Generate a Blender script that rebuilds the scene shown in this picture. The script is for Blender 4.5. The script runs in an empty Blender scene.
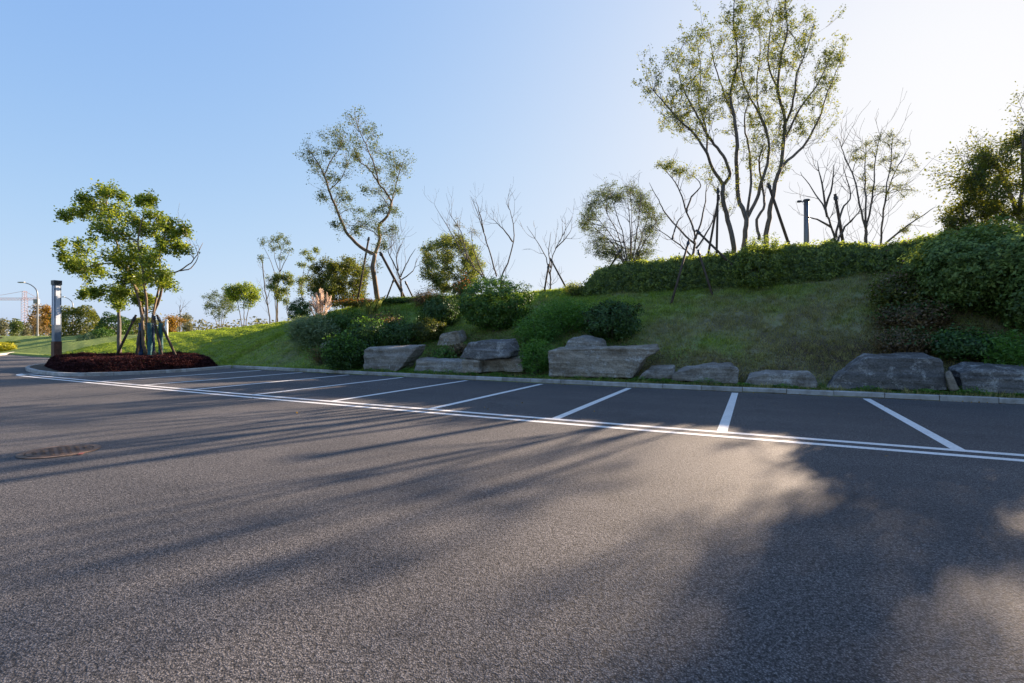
import bpy, math, random
import numpy as np
from mathutils import Vector

S = bpy.context.scene
C = S.collection
F, Y0, CX, H0 = 501.2, 336.4, 512.0, 1.45        # focal length in px, horizon row, centre column, eye height
TH = 0.450
CT, ST = math.cos(TH), math.sin(TH)
SUN_AZ, SUN_EL = math.radians(44.95), math.radians(18.95)
SUNDIR = np.array([math.sin(SUN_AZ)*math.cos(SUN_EL), math.cos(SUN_AZ)*math.cos(SUN_EL), math.sin(SUN_EL)])
rng = np.random.default_rng(7)
random.seed(7)

# ------------------------------------------------------------------ site plan
# u runs along the parking row (to the right), v runs away from the viewer towards the bank
def bend(u):
    m = np.minimum(u, 0.0)
    return 0.0015*m*m/(1+np.maximum(0, -m-55)*0.02)
def uv(X, Y):
    u = X*CT - Y*ST; v = X*ST + Y*CT
    return u, v - bend(u)
def world(u, v):
    v = v + bend(u)
    return u*CT + v*ST, -u*ST + v*CT
KERB = 14.33
CREST = 22.6
def ray_at(px, vp):
    """plan position where the sight line through column px crosses the line v = vp"""
    r = (px-CX)/F
    a, b = 1.0, 400.0
    for _ in range(60):
        m = .5*(a+b)
        if uv(r*m, m)[1] < vp: a = m
        else: b = m
    return r*a, a
_cs = [(-400,336.2),(-100,336),(60,336),(150,334.5),(190,331.5),(240,327),(292,321),(340,310),(390,299),(430,297),(480,295),(540,291.5),
       (594,286.5),(660,282.5),(745,277.5),(820,270),(900,257.5),(960,250),(1024,246),(1180,232)]
_cu, _ch = [], []
for px, py in _cs:
    X, Y = ray_at(px, CREST)
    _cu.append(float(uv(X, Y)[0])); _ch.append(H0-(py-Y0)/F*Y)
_cu = np.array(_cu); _ch = np.array(_ch)
def vnoise(x, y, s):
    return (np.sin(x*1.3*s+1.1)*np.cos(y*1.7*s+.3)+.6*np.sin(x*2.9*s-y*2.1*s+2)+.4*np.cos(x*5.3*s+y*4.7*s))/2.0
def ground(X, Y):
    X = np.asarray(X, float); Y = np.asarray(Y, float)
    u, v = uv(X, Y)
    h = np.interp(u, _cu, _ch)
    t = np.clip((v-15.2)/(CREST-15.2), 0, 1)
    prof = t*(1.18-.18*t)
    back = np.clip((v-CREST-6)/60, 0, 1)
    z = .11+(h-.11)*prof*(1-.75*back*back*(3-2*back))
    z = z+.07*vnoise(X, Y, .8)*np.clip((v-15.3)/2, 0, 1)*np.clip((26-v)/3, 0, 1)
    return np.where(v > KERB+.02, z, -.08)
def G(X, Y): return float(ground(X, Y))
def at(px, vp):
    X, Y = ray_at(px, vp); return X, Y, G(X, Y)
def P(px, py, Y): return np.array([(px-CX)/F*Y, Y, H0-(py-Y0)/F*Y])
def flat(px, py, z=0):
    Y = (H0-z)*F/(py-Y0); return (px-CX)/F*Y, Y

# ------------------------------------------------------------------ mesh helpers
def link(name, me, mat, parent=None, loc=None):
    o = bpy.data.objects.new(name, me); C.objects.link(o)
    if mat is not None:
        for m in (mat if isinstance(mat, (list, tuple)) else [mat]): me.materials.append(m)
    if parent is not None: o.parent = parent
    elif loc is not None: o.location = loc
    return o
def tag(o, label=None, cat=None, group=None, kind=None):
    if label: o['label'] = label
    if cat: o['category'] = cat
    if group: o['group'] = group
    if kind: o['kind'] = kind
    return o
def thing(name, label, cat, loc, group=None):
    o = bpy.data.objects.new(name, None); C.objects.link(o); o.location = tuple(float(c) for c in loc)
    o.empty_display_size = .3
    return tag(o, label, cat, group)
class MB:
    def __init__(s): s.v = []; s.f = []; s.n = 0
    def add(s, V, Fc):
        s.v.extend([tuple(map(float, p)) for p in V]); s.f.extend([tuple(i+s.n for i in q) for q in Fc]); s.n += len(V)
    def tube(s, pts, rad, sides=6, cap=True):
        pts = np.asarray(pts, float); n = len(pts)
        if n < 2: return
        rad = np.asarray(rad, float)
        d = np.gradient(pts, axis=0); d /= np.linalg.norm(d, axis=1, keepdims=True)+1e-9
        ref = np.array([0.31, 0.2, 0.93]) if abs(d[0, 2]) < .9 else np.array([1., .1, 0])
        a = np.cross(d, ref); a /= np.linalg.norm(a, axis=1, keepdims=True)+1e-9
        b = np.cross(d, a)
        ang = np.arange(sides)*2*math.pi/sides
        V = (pts[:, None]+rad[:, None, None]*(np.cos(ang)[None, :, None]*a[:, None]+np.sin(ang)[None, :, None]*b[:, None])).reshape(-1, 3)
        Fc = []
        for i in range(n-1):
            for j in range(sides):
                k = (j+1) % sides
                Fc.append((i*sides+j, i*sides+k, (i+1)*sides+k, (i+1)*sides+j))
        if cap:
            Fc.append(tuple(range(sides-1, -1, -1))); Fc.append(tuple((n-1)*sides+j for j in range(sides)))
        s.add(V, Fc)
    def box(s, c, size, ax=None):
        c = np.array(c, float); h = np.array(size, float)/2
        ax = np.eye(3) if ax is None else np.array(ax, float)
        V = [c+sx*h[0]*ax[0]+sy*h[1]*ax[1]+sz*h[2]*ax[2] for sz in (-1, 1) for sy in (-1, 1) for sx in (-1, 1)]
        s.add(V, [(0, 2, 3, 1), (4, 5, 7, 6), (0, 1, 5, 4), (2, 6, 7, 3), (0, 4, 6, 2), (1, 3, 7, 5)])
    def lathe(s, c, prof, sides=24):
        V = []; Fc = []; n = len(prof)
        for r, z in prof:
            for j in range(sides):
                t = j*2*math.pi/sides; V.append((c[0]+r*math.cos(t), c[1]+r*math.sin(t), c[2]+z))
        for i in range(n-1):
            for j in range(sides):
                k = (j+1) % sides; Fc.append((i*sides+j, i*sides+k, (i+1)*sides+k, (i+1)*sides+j))
        Fc.append(tuple(range(sides-1, -1, -1))); Fc.append(tuple((n-1)*sides+j for j in range(sides)))
        s.add(V, Fc)
    def build(s, name, mat, parent=None, smooth=False, bevel=0):
        me = bpy.data.meshes.new(name)
        off = np.array(parent_world(parent)) if parent is not None else np.zeros(3)
        me.from_pydata([(p[0]-off[0], p[1]-off[1], p[2]-off[2]) for p in s.v], [], s.f)
        if smooth: me.polygons.foreach_set('use_smooth', [True]*len(me.polygons))
        me.update()
        o = link(name, me, mat, parent)
        if bevel:
            b = o.modifiers.new('Bevel', 'BEVEL'); b.width = bevel; b.segments = 2; b.limit_method = 'ANGLE'
        return o
def parent_world(p):
    v = Vector((0, 0, 0))
    while p is not None: v += p.location; p = p.parent
    return v
def raw_mesh(name, V, nper, mat, parent=None):
    """V: (n*nper,3) polygons with nper corners each, no sharing"""
    V = np.asarray(V, np.float32)
    if parent is not None: V = V-np.array(parent_world(parent), np.float32)
    n = len(V)//nper
    me = bpy.data.meshes.new(name)
    me.vertices.add(len(V)); me.vertices.foreach_set('co', V.ravel())
    me.loops.add(len(V)); me.loops.foreach_set('vertex_index', np.arange(len(V), dtype=np.int32))
    me.polygons.add(n); me.polygons.foreach_set('loop_start', np.arange(0, len(V), nper, dtype=np.int32))
    me.polygons.foreach_set('loop_total', np.full(n, nper, np.int32))
    me.update(calc_edges=True)
    return link(name, me, mat, parent)
def unit(n):
    d = rng.normal(size=(n, 3)); return d/np.linalg.norm(d, axis=1, keepdims=True)
def leaf_quads(pos, size, aspect=.5, up=.35, droop=0.0, nrm=None):
    """small folded diamond leaves at pos"""
    n = len(pos)
    ax = unit(n); ax[:, 2] = ax[:, 2]*.6+droop
    ax /= np.linalg.norm(ax, axis=1, keepdims=True)
    nr = unit(n)*(1-up)+np.array([0, 0, up]); sd = np.cross(ax, nr); sd /= np.linalg.norm(sd, axis=1, keepdims=True)+1e-9
    if nrm is not None:
        nr = unit(n)*.75+nrm; nr /= np.linalg.norm(nr, axis=1, keepdims=True)+1e-9
        ax = np.cross(nr, unit(n)); ax /= np.linalg.norm(ax, axis=1, keepdims=True)+1e-9; sd = np.cross(ax, nr)
    L = size*rng.uniform(.6, 1.3, (n, 1)); W = L*aspect*rng.uniform(.8, 1.2, (n, 1))
    a = pos-ax*L*.5; b = pos+sd*W*.5; c = pos+ax*L*.5; d = pos-sd*W*.5
    return np.stack([a, b, c, d], 1).reshape(-1, 3)

# ------------------------------------------------------------------ materials
def newmat(name):
    m = bpy.data.materials.new(name); m.use_nodes = True
    nt = m.node_tree; nt.nodes.clear()
    out = nt.nodes.new('ShaderNodeOutputMaterial')
    return m, nt, out
def N(nt, t, **kw):
    n = nt.nodes.new(t)
    for k, v in kw.items():
        if k in n.inputs: n.inputs[k].default_value = v
        else: setattr(n, k, v)
    return n
def ramp(nt, fac, stops, interp='LINEAR'):
    r = nt.nodes.new('ShaderNodeValToRGB'); r.color_ramp.interpolation = interp
    e = r.color_ramp.elements
    while len(e) < len(stops): e.new(.5)
    for k, (p, c) in enumerate(stops): e[k].position = p; e[k].color = (*c, 1) if len(c) == 3 else c
    nt.links.new(fac, r.inputs[0]); return r.outputs[0]
def mixc(nt, fac, a, b, mode='MIX'):
    m = nt.nodes.new('ShaderNodeMix'); m.data_type = 'RGBA'; m.blend_type = mode
    for s, x in ((m.inputs[0], fac), (m.inputs[6], a), (m.inputs[7], b)):
        if hasattr(x, 'links'): nt.links.new(x, s)
        else: s.default_value = x if not isinstance(x, tuple) else ((*x, 1) if len(x) == 3 else x)
    return m.outputs[2]
def noise(nt, vec, scale, detail=4, rough=.55):
    n = N(nt, 'ShaderNodeTexNoise'); n.inputs['Scale'].default_value = scale; n.inputs['Detail'].default_value = detail; n.inputs['Roughness'].default_value = rough
    if vec is not None: nt.links.new(vec, n.inputs['Vector'])
    return n.outputs['Fac']
def geo_pos(nt): return nt.nodes.new('ShaderNodeNewGeometry').outputs['Position']
def simple(name, col, rough=.6, metal=0, spec=.4, var=.12, scale=6, bump=0):
    m, nt, out = newmat(name)
    p = N(nt, 'ShaderNodeBsdfPrincipled', Roughness=rough, Metallic=metal)
    p.inputs['Specular IOR Level'].default_value = spec
    tc = nt.nodes.new('ShaderNodeTexCoord').outputs['Object']
    f = noise(nt, tc, scale)
    lo = tuple(c*(1-var*1.6) for c in col); hi = tuple(min(1, c*(1+var)) for c in col)
    nt.links.new(ramp(nt, f, [(.3, lo), (.7, hi)]), p.inputs['Base Color'])
    if bump:
        b = N(nt, 'ShaderNodeBump', Strength=bump, Distance=.02); nt.links.new(noise(nt, tc, scale*6), b.inputs['Height']); nt.links.new(b.outputs[0], p.inputs['Normal'])
    nt.links.new(p.outputs[0], out.inputs[0]); return m
def leafmat(name, cols, trans=.48, gloss=.03, clump=4.5, tint=(1.45, 1.35, .65)):
    gloss = min(gloss, .035)
    """cols: dark, mid, light leaf colours, picked per leaf and per clump"""
    m, nt, out = newmat(name)
    g = nt.nodes.new('ShaderNodeNewGeometry')
    nz = noise(nt, g.outputs['Position'], clump, 2)
    a = N(nt, 'ShaderNodeMath', operation='MULTIPLY_ADD'); a.inputs[1].default_value = .55
    nt.links.new(g.outputs['Random Per Island'], a.inputs[0])
    b = N(nt, 'ShaderNodeMath', operation='MULTIPLY_ADD'); b.inputs[1].default_value = 1.5; b.inputs[2].default_value = -.52
    nt.links.new(nz, b.inputs[0]); nt.links.new(b.outputs[0], a.inputs[2])
    col = ramp(nt, a.outputs[0], [(.05, cols[0]), (.5, cols[1]), (.95, cols[2])])
    d = nt.nodes.new('ShaderNodeBsdfDiffuse'); t = nt.nodes.new('ShaderNodeBsdfTranslucent'); gl = N(nt, 'ShaderNodeBsdfGlossy', Roughness=.45)
    nt.links.new(col, d.inputs[0]); nt.links.new(mixc(nt, 1.0, col, tint, 'MULTIPLY'), t.inputs[0])
    gl.inputs[0].default_value = (.7, .75, .8, 1)
    m1 = N(nt, 'ShaderNodeMixShader'); m1.inputs[0].default_value = trans
    nt.links.new(d.outputs[0], m1.inputs[1]); nt.links.new(t.outputs[0], m1.inputs[2])
    m2 = N(nt, 'ShaderNodeMixShader'); m2.inputs[0].default_value = gloss
    nt.links.new(m1.outputs[0], m2.inputs[1]); nt.links.new(gl.outputs[0], m2.inputs[2])
    nt.links.new(m2.outputs[0], out.inputs[0]); return m
def barkmat(name, col):
    m, nt, out = newmat(name)
    p = N(nt, 'ShaderNodeBsdfPrincipled', Roughness=.85); p.inputs['Specular IOR Level'].default_value = .2
    pos = geo_pos(nt)
    mp = N(nt, 'ShaderNodeMapping'); mp.inputs['Scale'].default_value = (1, 1, .3); nt.links.new(pos, mp.inputs[0])
    f = noise(nt, mp.outputs[0], 14, 5)
    nt.links.new(ramp(nt, f, [(.3, tuple(c*.5 for c in col)), (.7, tuple(c*1.35 for c in col))]), p.inputs['Base Color'])
    b = N(nt, 'ShaderNodeBump', Strength=.5, Distance=.02); nt.links.new(f, b.inputs['Height']); nt.links.new(b.outputs[0], p.inputs['Normal'])
    nt.links.new(p.outputs[0], out.inputs[0]); return m

def uvcoord(nt):
    """site coordinates: x along the parking row, y towards the bank"""
    mp = N(nt, 'ShaderNodeMapping'); mp.inputs['Rotation'].default_value = (0, 0, TH); nt.links.new(geo_pos(nt), mp.inputs[0]); return mp.outputs[0]
def grass_colour(nt):
    pos = geo_pos(nt)
    f1 = noise(nt, pos, .55, 5, .6); f2 = noise(nt, pos, 3.2, 4, .6)
    green = ramp(nt, f2, [(.3, (.155, .235, .05)), (.55, (.26, .37, .075)), (.75, (.39, .46, .13))])
    dry = ramp(nt, f2, [(.3, (.22, .215, .11)), (.6, (.33, .325, .17)), (.8, (.42, .39, .23))])
    sx = N(nt, 'ShaderNodeSeparateXYZ'); nt.links.new(uvcoord(nt), sx.inputs[0])
    mr = N(nt, 'ShaderNodeMapRange'); mr.inputs[1].default_value = -12; mr.inputs[2].default_value = 2; mr.inputs[3].default_value = -.14; mr.inputs[4].default_value = .17
    nt.links.new(sx.outputs[0], mr.inputs[0])
    # the lower part of the bank is drier and barer than the top
    mv = N(nt, 'ShaderNodeMapRange'); mv.inputs[1].default_value = 15; mv.inputs[2].default_value = 20; mv.inputs[3].default_value = .12; mv.inputs[4].default_value = -.05
    nt.links.new(sx.outputs[1], mv.inputs[0])
    ad = N(nt, 'ShaderNodeMath', operation='ADD'); nt.links.new(f1, ad.inputs[0]); nt.links.new(mr.outputs[0], ad.inputs[1])
    ad2 = N(nt, 'ShaderNodeMath', operation='ADD'); nt.links.new(ad.outputs[0], ad2.inputs[0]); nt.links.new(mv.outputs[0], ad2.inputs[1])
    k = ramp(nt, ad2.outputs[0], [(.42, (0, 0, 0)), (.66, (1, 1, 1))])
    return mixc(nt, k, green, dry), ad2.outputs[0]
def terrain_mat():
    m, nt, out = newmat('turf')
    col, dr = grass_colour(nt)
    soil = ramp(nt, noise(nt, geo_pos(nt), 9, 5, .65), [(.35, (.07, .054, .036)), (.7, (.17, .135, .092))])
    k = ramp(nt, dr, [(.66, (0, 0, 0)), (.82, (1, 1, 1))])
    c2 = mixc(nt, k, col, soil)
    c2 = mixc(nt, .35, c2, soil)
    p = N(nt, 'ShaderNodeBsdfPrincipled', Roughness=.95); p.inputs['Specular IOR Level'].default_value = .1
    nt.links.new(c2, p.inputs['Base Color'])
    b = N(nt, 'ShaderNodeBump', Strength=.9, Distance=.06); nt.links.new(noise(nt, geo_pos(nt), 22, 4), b.inputs['Height']); nt.links.new(b.outputs[0], p.inputs['Normal'])
    nt.links.new(p.outputs[0], out.inputs[0]); return m
def blade_mat():
    m, nt, out = newmat('grass_blades')
    col, _ = grass_colour(nt)
    g = nt.nodes.new('ShaderNodeNewGeometry')
    v = ramp(nt, g.outputs['Random Per Island'], [(0, (.55, .55, .55)), (1, (1.35, 1.3, 1.2))])
    col = mixc(nt, 1.0, col, v, 'MULTIPLY')
    d = nt.nodes.new('ShaderNodeBsdfDiffuse'); t = nt.nodes.new('ShaderNodeBsdfTranslucent')
    nt.links.new(col, d.inputs[0]); nt.links.new(mixc(nt, 1.0, col, (1.6, 1.5, .7), 'MULTIPLY'), t.inputs[0])
    m1 = N(nt, 'ShaderNodeMixShader'); m1.inputs[0].default_value = .45
    nt.links.new(d.outputs[0], m1.inputs[1]); nt.links.new(t.outputs[0], m1.inputs[2]); nt.links.new(m1.outputs[0], out.inputs[0]); return m
def asphalt_mat():
    m, nt, out = newmat('asphalt')
    pos = geo_pos(nt)
    # chippings of several sizes
    vo = N(nt, 'ShaderNodeTexVoronoi'); vo.inputs['Scale'].default_value = 115; nt.links.new(pos, vo.inputs['Vector'])
    sep = N(nt, 'ShaderNodeSeparateColor'); nt.links.new(vo.outputs['Color'], sep.inputs[0])
    stone = ramp(nt, sep.outputs[0], [(0, (.060, .060, .064)), (.4, (.118, .117, .122)), (.8, (.166, .163, .167)), (1, (.232, .228, .228))])
    gap = ramp(nt, vo.outputs['Distance'], [(.35, (1, 1, 1)), (.62, (.32, .32, .33))])
    c = mixc(nt, 1.0, stone, gap, 'MULTIPLY')
    pores = ramp(nt, noise(nt, pos, 38, 3, .6), [(.36, (.3, .3, .3)), (.5, (1, 1, 1))])
    c = mixc(nt, .95, c, pores, 'MULTIPLY')
    # wear and stains of the surface itself
    worn = ramp(nt, noise(nt, pos, .35, 5, .6), [(.3, (.78, .78, .80)), (.7, (1.18, 1.14, 1.1))])
    c = mixc(nt, 1.0, c, worn, 'MULTIPLY')
    mp = N(nt, 'ShaderNodeMapping'); mp.inputs['Scale'].default_value = (.06, 1.0, 1); nt.links.new(uvcoord(nt), mp.inputs[0])
    lanes = ramp(nt, noise(nt, mp.outputs[0], 1.1, 4, .6), [(.35, (.86, .86, .87)), (.65, (1.1, 1.09, 1.08))])
    c = mixc(nt, 1.0, c, lanes, 'MULTIPLY')
    oil = ramp(nt, noise(nt, pos, .8, 2, .5), [(.24, (.55, .55, .55)), (.31, (1, 1, 1))])
    c = mixc(nt, .7, c, oil, 'MULTIPLY')
    spots = ramp(nt, noise(nt, pos, 1.7, 3, .5), [(.28, (.72, .72, .72)), (.40, (1, 1, 1))])
    c = mixc(nt, .6, c, spots, 'MULTIPLY')
    p = N(nt, 'ShaderNodeBsdfPrincipled', Roughness=.8); p.inputs['Specular IOR Level'].default_value = .34
    nt.links.new(c, p.inputs['Base Color'])
    ht = N(nt, 'ShaderNodeMath', operation='MULTIPLY_ADD'); ht.inputs[1].default_value = -.6
    nt.links.new(vo.outputs['Distance'], ht.inputs[0]); nt.links.new(noise(nt, pos, 38, 3, .6), ht.inputs[2])
    b = N(nt, 'ShaderNodeBump', Strength=.6, Distance=.008); nt.links.new(ht.outputs[0], b.inputs['Height']); nt.links.new(b.outputs[0], p.inputs['Normal'])
    nt.links.new(p.outputs[0], out.inputs[0]); return m
def paint_mat():
    m, nt, out = newmat('road_paint')
    pos = geo_pos(nt)
    f = noise(nt, pos, 30, 5, .7)
    c = ramp(nt, f, [(.29, (.22, .22, .22)), (.42, (.66, .66, .65)), (.7, (.82, .82, .80))])
    c = mixc(nt, .5, c, ramp(nt, noise(nt, pos, 2.2, 3), [(.3, (.78, .78, .76)), (.6, (1, 1, 1))]), 'MULTIPLY')
    p = N(nt, 'ShaderNodeBsdfPrincipled', Roughness=.55); nt.links.new(c, p.inputs['Base Color'])
    b = N(nt, 'ShaderNodeBump', Strength=.4, Distance=.006); nt.links.new(noise(nt, pos, 70, 2), b.inputs['Height']); nt.links.new(b.outputs[0], p.inputs['Normal'])
    nt.links.new(p.outputs[0], out.inputs[0]); return m
def kerb_mat():
    m, nt, out = newmat('kerb_concrete'); g = nt.nodes.new('ShaderNodeNewGeometry'); pos = g.outputs['Position']
    c = ramp(nt, noise(nt, pos, 5, 5, .65), [(.3, (.30, .295, .28)), (.7, (.50, .495, .48))])
    c = mixc(nt, 1.0, c, ramp(nt, g.outputs['Random Per Island'], [(0, (.72, .71, .69)), (1, (1.08, 1.08, 1.08))]), 'MULTIPLY')
    c = mixc(nt, .8, c, ramp(nt, noise(nt, pos, 1.6, 4, .7), [(.32, (.5, .47, .42)), (.5, (1, 1, 1))]), 'MULTIPLY')
    p = N(nt, 'ShaderNodeBsdfPrincipled', Roughness=.88); nt.links.new(c, p.inputs['Base Color'])
    b = N(nt, 'ShaderNodeBump', Strength=.5, Distance=.01); nt.links.new(noise(nt, pos, 60, 3), b.inputs['Height']); nt.links.new(b.outputs[0], p.inputs['Normal'])
    nt.links.new(p.outputs[0], out.inputs[0]); return m
def stone_mat(name, lo, hi, strata=9):
    m, nt, out = newmat(name)
    pos = geo_pos(nt)
    mp = N(nt, 'ShaderNodeMapping'); mp.inputs['Scale'].default_value = (.9, .9, strata); mp.inputs['Rotation'].default_value = (.05, -.07, 0); nt.links.new(pos, mp.inputs[0])
    f = noise(nt, mp.outputs[0], 1.0, 6, .65)
    c = ramp(nt, f, [(.25, tuple(x*.7 for x in lo)), (.5, lo), (.75, hi)])
    bl = ramp(nt, noise(nt, pos, 3.5, 5, .7), [(.52, (0, 0, 0)), (.66, (.7, .7, .7))])
    c = mixc(nt, bl, c, (.42, .42, .40))
    dk = ramp(nt, noise(nt, pos, 1.6, 5, .7), [(.32, (.45, .42, .38)), (.52, (1, 1, 1))])
    c = mixc(nt, .9, c, dk, 'MULTIPLY')
    fine = ramp(nt, noise(nt, pos, 28, 4, .75), [(.34, (.55, .54, .52)), (.5, (1, 1, 1)), (.7, (1.25, 1.22, 1.18))])
    c = mixc(nt, .85, c, fine, 'MULTIPLY')
    p = N(nt, 'ShaderNodeBsdfPrincipled', Roughness=.85); p.inputs['Specular IOR Level'].default_value = .25
    nt.links.new(c, p.inputs['Base Color'])
    h = N(nt, 'ShaderNodeMath', operation='ADD'); nt.links.new(f, h.inputs[0]); nt.links.new(noise(nt, pos, 12, 5, .7), h.inputs[1])
    b = N(nt, 'ShaderNodeBump', Strength=.9, Distance=.05); nt.links.new(h.outputs[0], b.inputs['Height']); nt.links.new(b.outputs[0], p.inputs['Normal'])
    nt.links.new(p.outputs[0], out.inputs[0]); return m

M = dict(
    turf=terrain_mat(), blades=blade_mat(), asphalt=asphalt_mat(), paint=paint_mat(),
    kerb=kerb_mat(),
    joint=simple('kerb_joint', (.10, .095, .085), .9, var=.3, scale=9),
    stone=stone_mat('grey_stone', (.26, .24, .21), (.48, .45, .41)),
    stone3=stone_mat('dark_stone', (.13, .128, .125), (.27, .265, .26), 8),
    stone2=stone_mat('buff_stone', (.27, .235, .185), (.47, .415, .34), 7),
    bark=barkmat('grey_bark', (.15, .132, .115)), bark_d=barkmat('dark_bark', (.13, .11, .095)), bark_w=barkmat('warm_bark', (.20, .15, .105)),
    pole=barkmat('weathered_pole', (.085, .065, .05)),
    l_tall=leafmat('tall_tree_leaf', [(.045, .075, .016), (.125, .165, .03), (.27, .27, .045)]),
    l_lean=leafmat('leaning_tree_leaf', [(0.039, 0.070, 0.025), (0.091, 0.133, 0.042), (0.182, 0.210, 0.070)], .35),
    l_isl=leafmat('camphor_leaf', [(.045, .085, .013), (.16, .235, .028), (.36, .40, .055)], .45),
    l_olive=leafmat('olive_leaf', [(0.034, 0.056, 0.011), (0.091, 0.119, 0.021), (0.224, 0.224, 0.042)]),
    l_pale=leafmat('pale_leaf', [(0.063, 0.105, 0.025), (0.140, 0.189, 0.049), (0.266, 0.280, 0.084)]),
    l_grey=leafmat('grey_leaf', [(0.070, 0.077, 0.049), (0.140, 0.147, 0.098), (0.238, 0.231, 0.154)], .35),
    l_box=leafmat('box_leaf', [(.027, .066, .012), (.060, .140, .020), (.15, .25, .045)], .3, .09),
    l_dark=leafmat('dark_leaf', [(0.020, 0.052, 0.011), (0.044, 0.098, 0.020), (0.099, 0.174, 0.036)], .25, .08),
    l_fern=leafmat('feathery_leaf', [(0.042, 0.104, 0.017), (0.099, 0.225, 0.036), (0.198, 0.356, 0.075)]),
    l_mid=leafmat('large_shrub_leaf', [(0.052, 0.096, 0.027), (0.123, 0.198, 0.051), (0.290, 0.388, 0.101)], .35),
    l_hedge=leafmat('hedge_leaf', [(0.061, 0.098, 0.026), (0.149, 0.215, 0.050), (0.418, 0.500, 0.110)], .6, .08),
    l_brown=leafmat('brown_leaf', [(0.065, 0.052, 0.028), (0.152, 0.108, 0.055), (0.284, 0.196, 0.097)], .35),
    l_purple=leafmat('purple_leaf', [(.024, .011, .013), (.052, .022, .024), (.095, .042, .038)], .2, .0, tint=(1.2, .9, .8)),
    l_red=leafmat('red_leaf', [(0.080, 0.028, 0.012), (0.200, 0.055, 0.020), (0.340, 0.110, 0.040)]),
    l_pink=leafmat('faded_pink_flower', [(0.160, 0.100, 0.070), (0.300, 0.200, 0.150), (0.450, 0.340, 0.270)], .4, .02, tint=(1.1, 1, .9)),
    l_gold=leafmat('gold_leaf', [(0.120, 0.070, 0.015), (0.240, 0.140, 0.025), (0.360, 0.220, 0.050)]),
    l_yellow=leafmat('yellow_flower', [(0.160, 0.190, 0.020), (0.360, 0.360, 0.030), (0.550, 0.500, 0.050)], .35),
    l_blue=leafmat('blue_green_grass', [(0.095, 0.147, 0.074), (0.189, 0.262, 0.137), (0.315, 0.378, 0.210)], .35),
    plume=leafmat('pampas_plume', [(.42, .34, .28), (.60, .52, .45), (.74, .66, .58)], .65, .02, tint=(1.25, 1.12, 1.0)),
    reed=leafmat('dry_reed', [(0.140, 0.130, 0.050), (0.260, 0.230, 0.090), (0.380, 0.330, 0.150)], .45, .03),
    wrapb=simple('blue_wrap', (.022, .055, .13), .6, var=.3, scale=8), wrapt=simple('teal_wrap', (.022, .11, .12), .6, var=.3, scale=8),
    steel=simple('blue_grey_steel', (.15, .20, .27), .4, .3), cap=simple('dark_steel', (.05, .06, .075), .45, .4),
    panel=simple('opal_panel', (.62, .68, .76), .22, var=.05), brown=simple('rust_brown_steel', (.10, .042, .028), .6, var=.3),
    galv=simple('galvanised', (.20, .21, .22), .45, .6), white=simple('white_paint', (.78, .78, .76), .5),
    crane=simple('crane_paint', (.62, .36, .29), .6), glass=simple('car_glass', (.03, .035, .04), .1, spec=.7), tyre=simple('tyre_rubber', (.02, .02, .02), .8),
    iron=simple('cast_iron', (.12, .075, .05), .75, .1, var=.4, scale=14, bump=.4), redp=simple('red_mark', (.22, .06, .05), .8),
    path=simple('pale_paving', (.40, .38, .35), .85, scale=2), lamp=simple('lamp_glass', (.7, .7, .68), .3),
)

# ------------------------------------------------------------------ ground, asphalt, kerbs, markings
def axis(parts):
    out = []
    for a, b, n in parts: out += list(np.linspace(a, b, n, endpoint=False))
    return np.array(out+[parts[-1][1]])
def terrain():
    us = axis([(-900, -300, 8), (-300, -80, 40), (-80, -40, 60), (-40, 12, 170), (12, 40, 40), (40, 300, 26), (300, 900, 8)])
    vs = axis([(-400, -60, 8), (-60, KERB-.05, 14), (KERB-.05, KERB+.05, 1), (KERB+.05, 25, 52), (25, 40, 24), (40, 120, 30), (120, 900, 14)])
    U, V = np.meshgrid(us, vs)
    X, Y = world(U, V)
    Z = ground(X, Y)
    m = MB(); nu, nv = len(us), len(vs)
    vv = np.stack([X, Y, Z], -1).reshape(-1, 3)
    ff = [(j*nu+i, j*nu+i+1, (j+1)*nu+i+1, (j+1)*nu+i) for j in range(nv-1) for i in range(nu-1)]
    m.add(vv, ff)
    tag(m.build('ground', M['turf'], smooth=True), kind='structure')
terrain()
def sheet(name, mat, uvp, z, thick=0):
    m = MB(); n = len(uvp)
    V = [(*world(u, v), z) for u, v in uvp]
    m.add(V, [tuple(range(n))])
    return m.build(name, mat)
def strip(u0, u1, n, v0, v1, z, m, bendfun=None):
    us = np.linspace(u0, u1, n+1); V = []
    for u in us:
        for v in (v0, v1): V.append((*world(u, v), z))
    m.add(V, [(2*i, 2*i+2, 2*i+3, 2*i+1) for i in range(n)])
m = MB(); us = np.concatenate([np.linspace(-75, 12, 88), np.linspace(16, 60, 12)]); V = []
for u in us: V += [(*world(u, -50), 0), (*world(u, KERB+.03), 0)]
m.add(V, [(2*i, 2*i+2, 2*i+3, 2*i+1) for i in range(len(us)-1)])
tag(m.build('asphalt', M['asphalt']), kind='structure')
# painted lines
PZ = .004
BAYS = [13.5, 10.7, 7.9, 5.15, 2.35, -.44, -3.15, -5.82, -8.5, -11.18, -13.75, -16.35, -18.95]
L1, L2, LW = 8.20, 7.85, .145
m = MB()
strip(-24.6, 40, 100, L1-LW/2, L1+LW/2, PZ, m)
strip(-24.6, 40, 100, L2-LW/2, L2+LW/2, PZ, m)
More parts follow.
